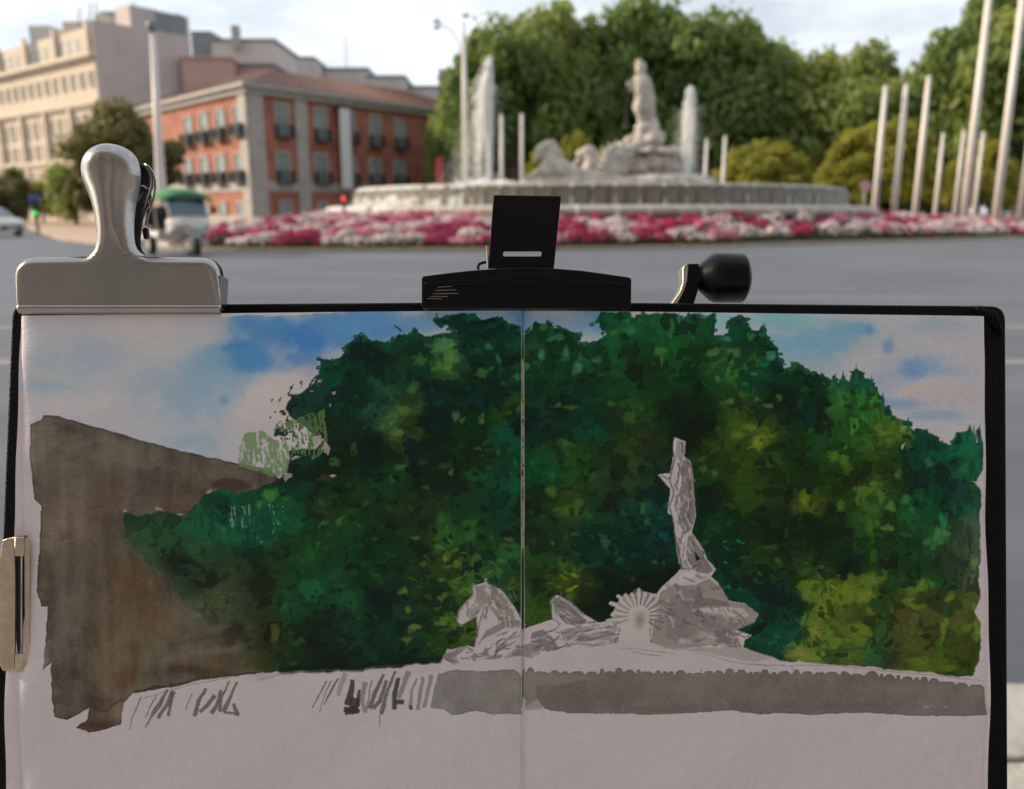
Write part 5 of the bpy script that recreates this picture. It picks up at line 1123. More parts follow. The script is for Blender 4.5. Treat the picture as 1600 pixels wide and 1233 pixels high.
# stray flicks above the crown
for p in [[(682, 490), (684, 497), (690, 501), (700, 500)], [(616, 508), (622, 512), (628, 518)], [(560, 524), (566, 520), (572, 526)], [(688, 512), (684, 505), (694, 503), (702, 508)], [(497, 562), (506, 566), (516, 564)], [(700, 512), (712, 515), (720, 519)]]:
    stroke(p, 2.5, 3, (4, 34, 30), .9, 1.5, 1)
for p in [(924, 507, 6, 4), (952, 500, 14, 8), (1000, 500, 6, 5), (945, 527, 8, 3), (926, 534, 5, 3)]:
    dab(p[0], p[1], p[2], p[3], (14, 74, 62), .8, 0)
for x, y, h in [(1306, 592, 10), (1319, 594, 16), (1340, 584, 16), (1364, 600, 14), (1381, 626, 14), (1418, 664, 12), (1515, 674, 12), (1522, 676, 14), (1532, 678, 16), (1194, 514, 10)]:
    wash([(x-3, y+h), (x-1, y-h*.7), (x+1, y-h), (x+3, y+h)], (14, 72, 52), .85, 1, 1, 1.5)
for p in [(1413, 699, 4, 8), (1482, 692, 6, 4), (1480, 684, 8, 9), (1526, 686, 3, 8), (1522, 756, 8, 6)]:
    wash(dab_pts(p[0], p[1], p[2], p[3], 0, 6, rp), (150, 140, 138), .9, 1, 1, 1)

# --- fountain group left bare, shaded in greys
SH, SL, DK, BARE = (94, 88, 86), (114, 107, 105), (52, 48, 46), (147, 136, 137)
NEPT = [(1051, 683), (1070, 690), (1068, 713), (1078, 721), (1081, 735), (1084, 770), (1087, 806), (1081, 832), (1090, 845), (1100, 860), (1106, 876), (1120, 890), (1113, 902), (1123, 912), (1141, 940), (1165, 944), (1186, 960), (1180, 972), (1150, 985), (1176, 993), (1165, 1000),
        (1162, 1014), (1218, 1034), (1299, 1039), (1373, 1046), (1440, 1052), (1496, 1060), (1530, 1066), (1536, 1075), (817, 1060), (817, 986), (835, 979), (863, 969), (860, 940), (870, 930), (891, 940), (916, 962), (933, 972), (969, 972), (955, 962), (969, 933), (983, 930), (1000, 923), (1025, 928), (1034, 916), (1053, 900), (1065, 888), (1062, 867), (1055, 835), (1051, 807), (1043, 801), (1047, 764), (1027, 741), (1046, 739), (1050, 721)]
wash(NEPT, BARE, 1, 1, .4, .8)
HORSE = [(817, 976), (804, 951), (786, 926), (758, 911), (737, 918), (739, 930), (716, 955), (713, 972), (720, 979), (744, 965), (746, 983), (741, 1014), (727, 1011), (699, 1018), (685, 1039), (660, 1041), (640, 1052), (817, 1060)]
wash(HORSE, BARE, 1, 1, .4, .8)
wash([(440, 1049), (533, 1044), (660, 1038), (690, 1036), (690, 1060), (440, 1070)], BARE, .0)
# figure
wash([(1057, 688), (1070, 690), (1068, 713), (1062, 720), (1054, 712)], SL, .9, 1, .3, .8)
wash([(1064, 716), (1078, 722), (1082, 740), (1084, 770), (1086, 806), (1080, 828), (1070, 836), (1060, 812), (1064, 790), (1060, 764), (1064, 745), (1058, 730)], SH, .95, 1, .3, 1)
wash([(1054, 835), (1064, 842), (1070, 850), (1064, 868), (1068, 886), (1060, 880), (1056, 850)], SL, .9, 1, .3, 1)
wash([(1076, 838), (1082, 836), (1096, 856), (1102, 872), (1110, 884), (1116, 892), (1108, 898), (1090, 894), (1078, 882), (1072, 862)], SH, .9, 1, .3, 1)
wash([(1085, 861), (1096, 874), (1088, 877)], (14, 26, 14), 1, 1, .3, .5)
for p in [[(1051, 684), (1050, 705), (1053, 716), (1050, 730), (1046, 748), (1052, 770), (1046, 792), (1052, 815), (1056, 845), (1063, 868), (1067, 892)], [(1058, 722), (1060, 742), (1054, 758), (1060, 772), (1055, 792), (1062, 812)], [(1070, 812), (1068, 830), (1066, 845)], [(1076, 750), (1080, 790), (1074, 800)], [(1064, 690), (1066, 706)], [(1066, 888), (1080, 890), (1088, 884)], [(1070, 855), (1066, 872), (1072, 888)], [(1030, 742), (1042, 748), (1048, 746)]]:
    stroke(p, 1.8, 2.2, DK, .75, 1.5, 1)
for p in [[(1056, 728), (1062, 750), (1058, 772), (1052, 792), (1058, 806)], [(1068, 842), (1063, 862), (1068, 882), (1082, 892)], [(1068, 815), (1070, 828)], [(1054, 690), (1053, 704)]]:
    stroke(p, 3, 3.5, (158, 148, 146), .8, 1.5, 1)
# rock and shell
wash([(1032, 925), (1052, 914), (1090, 915), (1110, 905), (1124, 918), (1142, 941), (1166, 945), (1186, 960), (1178, 974), (1150, 986), (1160, 1012), (1110, 1010), (1050, 1014), (1018, 1004), (1022, 960)], (112, 104, 99), .9, 1, 1, 1.5, .12)
wash([(1050, 930), (1085, 920), (1095, 945), (1090, 990), (1060, 1005), (1040, 995), (1046, 955)], (98, 94, 92), .8, 2, 2, 2)
wash([(1090, 915), (1100, 935), (1140, 942), (1142, 950), (1085, 948), (1088, 930)], (88, 82, 80), .8, 1, 1, 1)
wash([(1082, 953), (1160, 950), (1172, 962), (1160, 970), (1090, 962)], (150, 140, 136), .75, 1, 1, 1.5)
wash([(1085, 958), (1130, 962), (1160, 970), (1150, 984), (1120, 990), (1100, 980)], (92, 86, 84), .7, 2, 1, 1.5)
wash([(1120, 988), (1140, 985), (1146, 1008), (1130, 1014), (1118, 1000)], (84, 82, 84), .8, 1, 1, 1.5)
wash([(1092, 990), (1100, 986), (1118, 1008), (1094, 1008)], (128, 122, 110), .7, 1, 1, 1)
wash([(1064, 898), (1092, 892), (1080, 905), (1060, 912)], (156, 146, 144), .8, 1, 1, 1)
for p in [[(1084, 958), (1092, 964), (1104, 966), (1098, 974)], [(1112, 950), (1116, 956)], [(1126, 950), (1128, 957)], [(1138, 950), (1142, 958)], [(1094, 918), (1098, 940)], [(1142, 988), (1152, 1000), (1148, 1012)], [(1150, 992), (1166, 996), (1174, 990)]]:
    stroke(p, 1.6, 2, DK, .7, 1.5, 1)
for k in range(34):
    x, y = rp.uniform(1040, 1160), rp.uniform(915, 1005)
    if y < 945 and x > 1120-(945-y): continue
    wash(dab_pts(x, y, rp.uniform(4, 14), rp.uniform(3, 8), rp.uniform(-.6, .6), 5, rp), np.array((108, 101, 98))*rp.choice([.68, .8, .9, 1.25]), rp.uniform(.35, .75), 1, 1, 2)
for k in range(16):
    x, y = rp.uniform(1056, 1080), rp.uniform(730, 830)
    wash(dab_pts(x, y, rp.uniform(2, 5), rp.uniform(5, 12), rp.uniform(-.4, .4), 5, rp), np.array((104, 97, 95))*rp.choice([.72, .85, 1.25]), .5, 1, 1, 2)
for k in range(14):
    x, y = rp.uniform(750, 805), rp.uniform(930, 975)
    wash(dab_pts(x, y, rp.uniform(3, 6), rp.uniform(5, 12), rp.uniform(-.6, .2), 5, rp), np.array((108, 102, 98))*rp.choice([.7, .85, 1.2]), .5, 1, 1, 2)
# sun wheel with rays
wash([(968, 965), (976, 946), (1000, 936), (1020, 944), (1024, 962), (1018, 1004), (985, 1002), (972, 985)], (150, 139, 139), .9, 1, .6, 1)
for k in range(12):
    a0 = math.radians(-192+k*17.5+rp.uniform(-4, 4)); c_, s_ = math.cos(a0), math.sin(a0); rb = rp.uniform(38, 53)
    stroke([(998+20*c_, 962+20*s_), (998+rb*c_, 962+rb*s_*.95)], 9, 5, (150, 139, 139), .95, 1.6, 1)
for k in range(15):
    a0 = math.radians(-198+k*16.5)
    c_, s_ = math.cos(a0), math.sin(a0); ra, rb = 17, 37+5*rp.rand()
    cx, cy = 998, 962
    stroke([(cx+ra*c_, cy+ra*s_), (cx+rb*c_, cy+rb*s_)], 2.5, 5, (90, 84, 80) if math.cos(a0) > -.4 else (112, 106, 90), .8, .8, 1)
blob(1000, 968, 8, 12, (112, 100, 88), .9, .2)
stroke([(1018, 968), (1016, 990), (1018, 1004)], 1.5, 1.5, DK, .6, .5, 1)
# second horse and waves
wash([(864, 942), (872, 934), (890, 944), (908, 962), (918, 970), (905, 982), (886, 976), (868, 962)], SH, .9, 1, .6, 1)
wash([(880, 985), (930, 975), (970, 980), (966, 1005), (930, 1008), (886, 1010)], SL, .85, 1, 1, 2)
wash([(832, 990), (848, 985), (864, 998), (872, 1012), (858, 1020), (834, 1019), (828, 1005)], (88, 82, 86), .85, 1, 1, 2)
wash([(817, 1012), (830, 1008), (846, 1022), (832, 1030), (802, 1028), (800, 1018)], (100, 92, 90), .8, 1, 1, 2)
for p in [[(862, 938), (862, 966), (876, 976), (866, 985), (852, 990)], [(870, 948), (888, 950), (900, 962)], [(872, 960), (892, 972), (910, 972)], [(878, 985), (882, 1002), (890, 1010)], [(888, 990), (920, 985), (950, 978)], [(886, 1000), (930, 998), (960, 988)], [(866, 940), (876, 932), (892, 942), (914, 962)], [(970, 982), (960, 1004)], [(894, 978), (930, 972)], [(864, 945), (866, 932)], [(876, 932), (878, 926)]]:
    stroke(p, 1.6, 2.4, (70, 65, 64), .8, 1.5, 1)
for p in [[(880, 982), (905, 976), (925, 978)], [(896, 1004), (930, 1003)], [(870, 955), (885, 962)], [(912, 990), (945, 984)]]:
    stroke(p, 2.5, 3, (156, 146, 146), .8, 1.5, 1)
# first horse
wash([(742, 918), (760, 913), (786, 928), (802, 952), (806, 974), (792, 980), (775, 965), (762, 950), (752, 940), (744, 938)], (108, 102, 97), .9, 1, 1, 2)
wash([(748, 935), (756, 945), (744, 964), (734, 972), (726, 960)], (112, 105, 102), .8, 1, 1, 2)
wash([(760, 988), (786, 972), (812, 972), (815, 984), (790, 982), (764, 996), (750, 1004)], (98, 92, 90), .85, 1, 1, 2)
wash([(690, 1030), (705, 1020), (728, 1014), (712, 1028), (716, 1038), (700, 1038)], (94, 92, 94), .85, 1, 1, 2)
wash([(732, 1030), (742, 1022), (752, 1028), (760, 1010), (764, 1026), (800, 1022), (814, 1018), (814, 1028), (770, 1032), (740, 1035)], (96, 90, 90), .85, 1, 1, 2)
for p in [[(738, 918), (740, 932), (717, 955), (714, 974), (722, 978)], [(756, 950), (750, 975), (744, 1000)], [(764, 944), (758, 964)], [(788, 1005), (808, 988)], [(770, 930), (776, 950)], [(686, 1038), (700, 1020), (726, 1012), (738, 1018)], [(742, 1012), (745, 985), (744, 966)]]:
    stroke(p, 1.6, 2.4, (72, 68, 66), .8, 1.5, 1)
for p in [[(796, 1000), (808, 990)], [(790, 1002), (812, 996)]]:
    stroke(p, 3, 5, SL, .8, 1, 1)
# carving: short strokes of several greys that follow each form
def carved(poly, n, ang, spread, cols, lens, ws, a=.75):
    P = np.array(poly, float); x0, y0 = P.min(0); x1, y1 = P.max(0); k = 0; it = 0
    while k < n and it < n*20:
        it += 1; x, y = rp.uniform(x0, x1), rp.uniform(y0, y1); ins = False
        for i in range(len(P)):
            (ax_, ay), (bx_, by) = P[i], P[(i+1) % len(P)]
            if (ay > y) != (by > y) and x < (bx_-ax_)*(y-ay)/(by-ay)+ax_: ins = not ins
        if not ins: continue
        k += 1; t = ang+rp.uniform(-spread, spread); L_ = rp.uniform(*lens); bend = rp.uniform(-.5, .5)
        pts = [(x+L_*(q-.5)*math.cos(t+bend*q), y+L_*(q-.5)*math.sin(t+bend*q)) for q in (0, .33, .66, 1)]
        c = cols[rp.randint(len(cols))]; stroke(pts, rp.uniform(*ws), rp.uniform(*ws)*.5, c, a*rp.uniform(.7, 1.1), 1.2, 1)
GR = [(74, 69, 67), (92, 86, 84), (108, 101, 98), (150, 140, 138), (156, 146, 144)]
carved([(742, 920), (760, 914), (786, 928), (802, 952), (806, 974), (792, 980), (762, 950)], 34, 1.0, .6, GR, (8, 22), (2, 5))
carved([(716, 955), (738, 932), (752, 940), (744, 964), (722, 978)], 14, 2.2, .5, GR, (6, 16), (2, 4))
carved([(750, 1000), (790, 975), (815, 975), (815, 1030), (745, 1034)], 26, -.35, .6, GR, (8, 24), (2, 5))
carved([(686, 1038), (700, 1020), (728, 1013), (740, 1030), (720, 1040)], 16, .2, .7, GR, (6, 16), (1.5, 3.5))
carved([(864, 940), (874, 932), (892, 942), (918, 970), (905, 982), (868, 968)], 26, .6, .5, GR, (8, 20), (2, 4))
carved([(822, 1000), (880, 985), (972, 975), (966, 1008), (840, 1022)], 46, -.15, .5, GR, (8, 26), (2, 5))
carved([(1054, 720), (1076, 722), (1084, 770), (1086, 806), (1076, 832), (1054, 815), (1050, 760)], 34, 1.5, .4, GR, (8, 24), (1.6, 4))
carved([(1056, 835), (1080, 834), (1104, 872), (1116, 892), (1066, 890)], 22, 1.2, .5, GR, (8, 20), (1.6, 4))
carved([(1032, 925), (1064, 898), (1112, 904), (1142, 941), (1184, 960), (1150, 986), (1160, 1012), (1050, 1012), (1030, 980)], 70, .3, .8, GR[:4]+[(84, 80, 79), (98, 93, 90)], (8, 28), (3, 8), .6)
# terrace, pencil lines
wash([(1020, 1004), (1080, 1014), (1160, 1012), (1210, 1030), (1180, 1036), (1100, 1020), (1040, 1014)], (122, 114, 108), .7, 1, 1, 2)
for p in [[(970, 1014), (1000, 1016), (1060, 1023), (1020, 1025), (990, 1020)], [(1170, 1040), (1240, 1041), (1300, 1040), (1400, 1050), (1480, 1058), (1536, 1063)], [(1090, 1021), (1150, 1036), (1200, 1041)], [(1238, 1040), (1240, 1050)], [(440, 1050), (480, 1047), (530, 1044), (534, 1047), (600, 1040), (690, 1038)], [(400, 1062), (440, 1053), (490, 1049)], [(225, 1091), (260, 1080), (316, 1066), (380, 1054)]]:
    stroke(p, 1.1, 1.1, (84, 76, 74), .65, 1.2, 1)

# --- grey basin band
wash([(684, 1056), (692, 1053), (709, 1049), (760, 1050), (804, 1049), (816, 1060), (816, 1121), (790, 1117), (772, 1118), (744, 1109), (720, 1116), (706, 1118), (692, 1109), (674, 1107), (678, 1080)], (100, 94, 90), .95, 1, 1, 2, .12, .14)
TOP = [(819, 1050)]
x = 822
while x < 1532:
    yb = 1051+max(0, (x-1180))*.008+max(0, x-1340)*.09
    q_ = rp.uniform(-2, 5.5); q_ = max(q_, 0); w_ = rp.uniform(6, 24)
    TOP += [(x, yb+rp.uniform(1.5, 3.5)), (x+w_*.2, yb-q_*.7), (x+w_*.45, yb-q_), (x+w_*.7, yb-q_*.8), (x+w_*.9, yb+rp.uniform(.5, 3))]; x += w_
wash(TOP+[(1536, 1072), (1538, 1105), (1542, 1116), (1500, 1119), (1426, 1119), (1350, 1117), (1278, 1118), (1215, 1114), (1190, 1118), (1148, 1111), (1109, 1113), (1018, 1118), (888, 1116), (853, 1111), (838, 1095), (820, 1108)], (88, 80, 75), .96, 1, 1, 1.5, .14, .16)
wash([(819, 1052), (880, 1056), (930, 1060), (870, 1072), (838, 1072), (836, 1090), (850, 1110), (820, 1112)], (106, 97, 94), .7, 2, 2, 2)
for b in [(1200, 1085, 50, 14, (100, 94, 88), .5), (960, 1090, 80, 10, (80, 73, 68), .5), (1100, 1075, 60, 8, (96, 88, 82), .4), (1400, 1075, 80, 10, (98, 90, 86), .5), (1330, 1105, 100, 6, (78, 73, 72), .6), (1480, 1108, 60, 6, (88, 83, 83), .6), (1040, 1108, 80, 5, (76, 70, 66), .5), (760, 1080, 30, 16, (106, 101, 96), .5)]:
    blob(*b)
for p in [(1478, 1103, 5, 3), (1448, 1106, 5, 2), (1456, 1104, 3, 2), (1097, 1049, 4, 3)]:
    dab(p[0], p[1], p[2], p[3], (138, 128, 128), .8, 0)
# falling water strokes
G1, G2, G3 = (104, 96, 94), (76, 70, 69), (44, 42, 43)
for p, w0, w1, c in [([(272, 1080), (262, 1100), (248, 1122)], 8, 5, G2), ([(262, 1078), (250, 1105), (240, 1118)], 5, 3, G2), ([(256, 1090), (240, 1112), (230, 1136)], 5, 2, G2), ([(270, 1082), (264, 1120)], 4, 5, G2), ([(246, 1085), (228, 1120)], 2, 2, G2),
                     ([(222, 1088), (208, 1120), (204, 1138)], 2, 1.5, G2), ([(300, 1084), (289, 1112)], 2, 1.2, G2), ([(322, 1076), (310, 1096), (303, 1120)], 5, 8, G2), ([(336, 1086), (322, 1104), (312, 1112)], 7, 5, G2), ([(346, 1078), (340, 1100), (330, 1114)], 5, 7, G2), ([(360, 1064), (346, 1090), (344, 1112)], 3, 6, G2), ([(372, 1064), (360, 1090), (350, 1112)], 3, 8, G2), ([(352, 1112), (374, 1116)], 4, 4, G2), ([(366, 1098), (372, 1116)], 5, 9, G2),
                     ([(512, 1062), (500, 1085), (490, 1104)], 3, 1.5, G2), ([(520, 1062), (510, 1080), (501, 1112)], 3, 1.5, G1), ([(530, 1058), (516, 1082), (508, 1100)], 4, 2, (70, 60, 62)), ([(542, 1050), (534, 1070), (530, 1084)], 9, 6, (116, 108, 106)), ([(552, 1060), (550, 1080), (545, 1100)], 6, 12, G3), ([(562, 1075), (560, 1100), (550, 1110)], 4, 12, G3), ([(556, 1088), (553, 1108), (540, 1108)], 16, 14, G3), ([(538, 1106), (564, 1110)], 8, 7, G3),
                     ([(572, 1064), (566, 1090), (572, 1112)], 9, 5, G1), ([(582, 1062), (572, 1114)], 3, 3, G1), ([(600, 1052), (588, 1080), (578, 1106)], 5, 8, G2), ([(604, 1062), (594, 1096), (584, 1106)], 5, 8, G2), ([(618, 1048), (606, 1078), (596, 1116)], 4, 7, G2), ([(622, 1060), (616, 1090), (616, 1110)], 7, 7, G3), ([(616, 1096), (630, 1098)], 6, 8, G3), ([(638, 1050), (628, 1078), (622, 1092)], 9, 6, G1), ([(594, 1116), (593, 1136)], 2, 1, G2),
                     ([(650, 1060), (642, 1085), (640, 1108)], 3, 6, G1), ([(640, 1102), (642, 1110)], 7, 6, G3), ([(660, 1058), (656, 1085), (652, 1110)], 5, 7, G1), ([(674, 1056), (668, 1080), (663, 1106)], 7, 6, G1), ([(690, 1054), (684, 1080), (680, 1108)], 12, 14, G1)]:
    stroke(p, w0, w1, c, .85, 1.6, 1)
# --- gutter: the fold keeps a pale line, paint has run into it
stroke([(817, 484), (817, 990)], 5, 5, (56, 78, 62), .45, 1.2, 1)
stroke([(817, 560), (817.5, 700), (817, 860)], 2.6, 2.6, (150, 148, 128), .75, .8, 1)
stroke([(817, 486), (817, 540)], 2.6, 2.6, (64, 104, 140), .7, .8, 1)
for k in range(46):
    y = rp.uniform(585, 850); x = 817+rp.uniform(-3.4, 3.4)
    wash(dab_pts(x, y, 1.6, rp.uniform(2, 7), 0, 6, rp), (12, 20, 14), .85, 1, .5, 1)
stroke([(817.5, 872), (817, 950), (817.5, 986)], 5.5, 6, (8, 36, 18), .85, 1, 1)
stroke([(818.5, 1048), (817.5, 1095)], 3, 4, (58, 54, 46), .7, 2, 1)
stroke([(817, 990), (817, 1046)], 1.6, 1.6, (120, 110, 108), .6, 1, 1)
stroke([(817, 1112), (817, 1262)], 2.2, 2.2, (172, 162, 162), .7, .4, 1)  # highlight on the blank fold, painted lighter than the bare paper
# pigment settles in the paper's tooth: darker washes granulate more
gran = rnoise(.3, 3., 2.6, 9)
lum = cv.mean(-1)/140.
cv *= (1+gran*.42*np.clip(1-lum, 0, 1))[..., None]
# paper tooth showing through every wash
cv *= (1+.055*rnoise(.55, 5., 3.2, 31)+.03*rnoise(2.1, 40., 26., 32))[..., None]
for ch in range(3): cv[..., ch] += .75*(cv[..., ch]-box(cv[..., ch], 1))
cv[:] = np.clip(cv, 1, 175)
SRGB = cv/255.
LIN = np.where(SRGB <= .04045, SRGB/12.92, ((SRGB+.055)/1.055)**2.4)
_p = np.array(PAPER)/255.; _p = ((_p+.055)/1.055)**2.4
PAINT = np.clip(LIN/_p*np.array([.75, .72, .78]), 0, .86).astype(np.float32)     # reflectance, paper about 0.74
# ---------------------------------------------------------------- sketchbook held up before the camera
def camp(px, py, depth): return CAMP+ray(px, py)*depth
P_T, P_B = camp(817, 490, .3075), camp(817, 1233, .3025)
BU = Vector((1, 0, 0)); BY = (P_T-P_B).normalized(); BN = BU.cross(BY).normalized()
BM = Matrix(((BU.x, BY.x, BN.x, P_T.x), (BU.y, BY.y, BN.y, P_T.y), (BU.z, BY.z, BN.z, P_T.z), (0, 0, 0, 1)))
def loc(px, py, z=0.):
    """point of the plane z above the open page that shows at drawing coordinates (px, py)"""
    d = ray(px, py); t = ((P_T+BN*z)-CAMP).dot(BN)/d.dot(BN); q = CAMP+d*t-P_T
    return Vector((q.dot(BU), q.dot(BY), z))
def lxy(px, py, z=0.): p = loc(px, py, z); return (p.x, p.y)
def bthing(name, label, cat):
    o = bpy.data.objects.new(name, None); col.objects.link(o); o.matrix_world = BM; o.empty_display_size = .05; return tag(o, label, cat)

book = bthing('sketchbook', 'open sketchbook with black cover and a watercolour of trees and a statue fountain', 'sketchbook')
M['cover'] = mat('black_cover', (.0022, .0022, .0026), .55, bump=.35, bscale=900, spec=.12)
M['page_edge'] = mat('page_edges', (.62, .58, .55), .8, var=.25, vscale=900, stretch=(.02, .02, 1))
pm = bpy.data.materials.new('painted_paper'); pm.use_nodes = True
n_, l_ = pm.node_tree.nodes, pm.node_tree.links; p_ = n_['Principled BSDF']
at_ = n_.new('ShaderNodeAttribute'); at_.attribute_name = 'paint'; l_.new(at_.outputs['Color'], p_.inputs['Base Color'])
p_.inputs['Roughness'].default_value = .78; p_.inputs['Specular IOR Level'].default_value = .25
tc_ = n_.new('ShaderNodeTexCoord'); mp_ = n_.new('ShaderNodeMapping'); mp_.inputs['Scale'].default_value = (380, 900, 380)
nz_ = n_.new('ShaderNodeTexNoise'); nz_.inputs['Scale'].default_value = 1.; nz_.inputs['Detail'].default_value = 5
bp_ = n_.new('ShaderNodeBump'); bp_.inputs['Strength'].default_value = .40; bp_.inputs['Distance'].default_value = .0006
l_.new(tc_.outputs['Object'], mp_.inputs['Vector']); l_.new(mp_.outputs['Vector'], nz_.inputs['Vector']); l_.new(nz_.outputs['Fac'], bp_.inputs['Height']); l_.new(bp_.outputs['Normal'], p_.inputs['Normal'])

def page(name, TL, TR, BL, BR, gutter_right, label):
    nx = 620
    ty = np.concatenate([np.linspace(0, (1150-488)/(1262-488), 516), np.linspace((1150-488)/(1262-488), 1, 14)[1:]])
    tx = np.linspace(0, 1, nx); ny = len(ty)
    A, Bq = np.meshgrid(tx, ty)
    px = (TL[0]*(1-A)+TR[0]*A)*(1-Bq)+(BL[0]*(1-A)+BR[0]*A)*Bq
    py = (TL[1]*(1-A)+TR[1]*A)*(1-Bq)+(BL[1]*(1-A)+BR[1]*A)*Bq
    # ray-plane intersection, vectorised
    rx = (px-CX)/FPX; ry = (CY-py)/FPX
    fw, up = np.array(FWD), np.array(UPV)
    D = fw[None, None]+rx[..., None]*np.array([1., 0, 0])+ry[..., None]*up
    t = float((P_T-CAMP).dot(BN))/(D@np.array(BN))
    Q = np.array(CAMP)+D*t[..., None]-np.array(P_T)
    X, Y = Q@np.array(BU), Q@np.array(BY)
    dg = np.abs(px-817)
    Z = -.0010*np.exp(-dg/9.)-.0024*np.exp(-dg/42.)
    wob = .0011*np.sin(px*.0145+.6*np.sin(py*.011)+1.)*np.sin(py*.0125+.4+px*.002)+.0007*np.sin(px*.031+py*.013+2.)*np.sin(py*.022-px*.006)+.0009*np.sin(py*.0075-px*.004+.8)
    Z += wob*np.clip(dg/90., 0, 1)*np.clip((py-492)/60., .15, 1)
    Z -= .0010*np.exp(-np.minimum(np.abs(px-TL[0] if gutter_right else TR[0]-px), 200)/6.)
    V = np.stack([X, Y, Z], -1).reshape(-1, 3).astype(np.float32)
    idx = np.arange(nx*ny).reshape(ny, nx)
    F = np.stack([idx[1:, :-1], idx[1:, 1:], idx[:-1, 1:], idx[:-1, :-1]], -1).reshape(-1, 4).astype(np.int32)
    me = bpy.data.meshes.new(name); me.vertices.add(len(V)); me.vertices.foreach_set('co', V.ravel())
    me.loops.add(F.size); me.loops.foreach_set('vertex_index', F.ravel()); me.polygons.add(len(F)); me.polygons.foreach_set('loop_start', np.arange(0, F.size, 4, dtype=np.int32))
    me.update(calc_edges=True)
    ix = np.clip(px-PX0, 0, CW-1.001); iy = np.clip(py-PY0, 0, CH-1.001)
    x0 = ix.astype(int); y0 = iy.astype(int); fx_ = (ix-x0)[..., None]; fy_ = (iy-y0)[..., None]
    C = (PAINT[y0, x0]*(1-fx_)+PAINT[y0, np.minimum(x0+1, CW-1)]*fx_)*(1-fy_)+(PAINT[np.minimum(y0+1, CH-1), x0]*(1-fx_)+PAINT[np.minimum(y0+1, CH-1), np.minimum(x0+1, CW-1)]*fx_)*fy_
    ca = me.color_attributes.new('paint', 'FLOAT_COLOR', 'POINT')
    ca.data.foreach_set('color', np.concatenate([C, np.ones((*C.shape[:2], 1))], -1).astype(np.float32).ravel())
    o = link(name, me, pm, book, True); o['label'] = label; return o
page('page', (31, 493), (816.9, 484.5), (6, 1262), (816.9, 1262), True, 'left page, painted sky, brown building and trees')
page('page', (817.1, 484.7), (1540, 494), (817.1, 1262), (1546, 1262), False, 'right page, painted trees, statue and grey basin wall')
def rounded(pts, rad, n=5):
    out = []; m = len(pts)
    for i in range(m):
        p = Vector(pts[i]); a = (Vector(pts[i-1])-p); b = (Vector(pts[(i+1) % m])-p)
        r = min(rad, a.length*.45, b.length*.45); a = p+a.normalized()*r; b = p+b.normalized()*r
        for k in range(n+1):
            t = k/n; out.append(tuple(a*(1-t)**2+p*2*t*(1-t)+b*t*t))
    return out
for q in (((29.5, 492), (815, 484), (815, 1264), (4, 1264)), ((819, 484.5), (1541, 493), (1547, 1264), (819, 1264))):
    MB().prism([lxy(*p) for p in q], -.0052, -.0030).local('page_block', M['page_edge'], book)
# cover boards a little larger than the pages, and the soft spine
cb = rounded([lxy(21, 478, -.0065), (lxy(810, 472, -.0065)), lxy(810, 1285, -.0065), lxy(-12, 1285, -.0065)], .004)
MB().prism(cb, -.0076, -.0053).local('cover_board', M['cover'], book, False, .0009)
cb = rounded([lxy(824, 472, -.0065), lxy(1569, 479, -.0065), lxy(1573, 1285, -.0065), lxy(824, 1285, -.0065)], .0055)
MB().prism(cb, -.0076, -.0053).local('cover_board', M['cover'], book, False, .0009)
MB().prism([lxy(809, 473, -.0065), lxy(825, 473, -.0065), lxy(825, 1285, -.0065), lxy(809, 1285, -.0065)], -.0072, -.0057).local('spine', M['cover'], book)
# folded cloth at the upper right corner
mb = MB()
for k in range(7):
    a = loc(1522+k*5, 480+k*.7-2*math.sin(k*.9), -.0052); b = loc(1534+k*5.2, 491+k*5.5, -.0052); mb.tube([a, (a+b)/2+Vector((0, 0, .0006)), b], .00075, 6)
mb.local('corner_fold', M['cover'], book, True)

# ---------------------------------------------------------------- steel bulldog clip
steel = mat('brushed_steel', (.36, .345, .33), .22, metal=1., var=.05, vscale=70, bump=.03, bscale=1800, stretch=(1, .3, 1))
M['shade_hinge_steel'] = mat('shade_hinge_steel', (.05, .055, .06), .35, metal=.7)  # darkened to stand for shade inside the back plate; the hinge itself is black
def poly_sdf(P, X, Y):
    P = np.array(P); d = np.full(X.shape, 1e9); ins = np.zeros(X.shape, bool); n = len(P)
    for i in range(n):
        a, b = P[i], P[(i+1) % n]; e = b-a
        t = np.clip(((X-a[0])*e[0]+(Y-a[1])*e[1])/max(e@e, 1e-9), 0, 1)
        d = np.minimum(d, np.hypot(X-a[0]-t*e[0], Y-a[1]-t*e[1]))
        if a[1] != b[1]: ins ^= ((Y < a[1]) != (Y < b[1])) & (X < e[0]*(Y-a[1])/(b[1]-a[1])+a[0])
    return np.where(ins, d, 0)
HL = [(232, 179, 181), (232.6, 172, 188), (234.5, 163, 197), (238, 154, 206), (244, 145.5, 214.5), (252, 139, 220.5), (261, 135.2, 223.8), (270, 134, 225), (280, 134.6, 224.6), (292, 137.5, 222.4), (305, 142.5, 219.3), (320, 147.8, 216.2), (336, 152, 214.2), (352, 155, 213.2), (368, 156.8, 213.2), (382, 156.5, 214.8), (391, 154, 218.4), (397, 150, 224), (401, 145, 231), (403.5, 138, 240), (404.6, 60, 322), (406, 50, 330), (409, 43, 336), (414, 37, 341), (420, 32.5, 345), (428, 29.5, 347.4), (440, 29, 348), (480, 31, 348), (488, 31.5, 347.8), (491.5, 33, 346.5)]
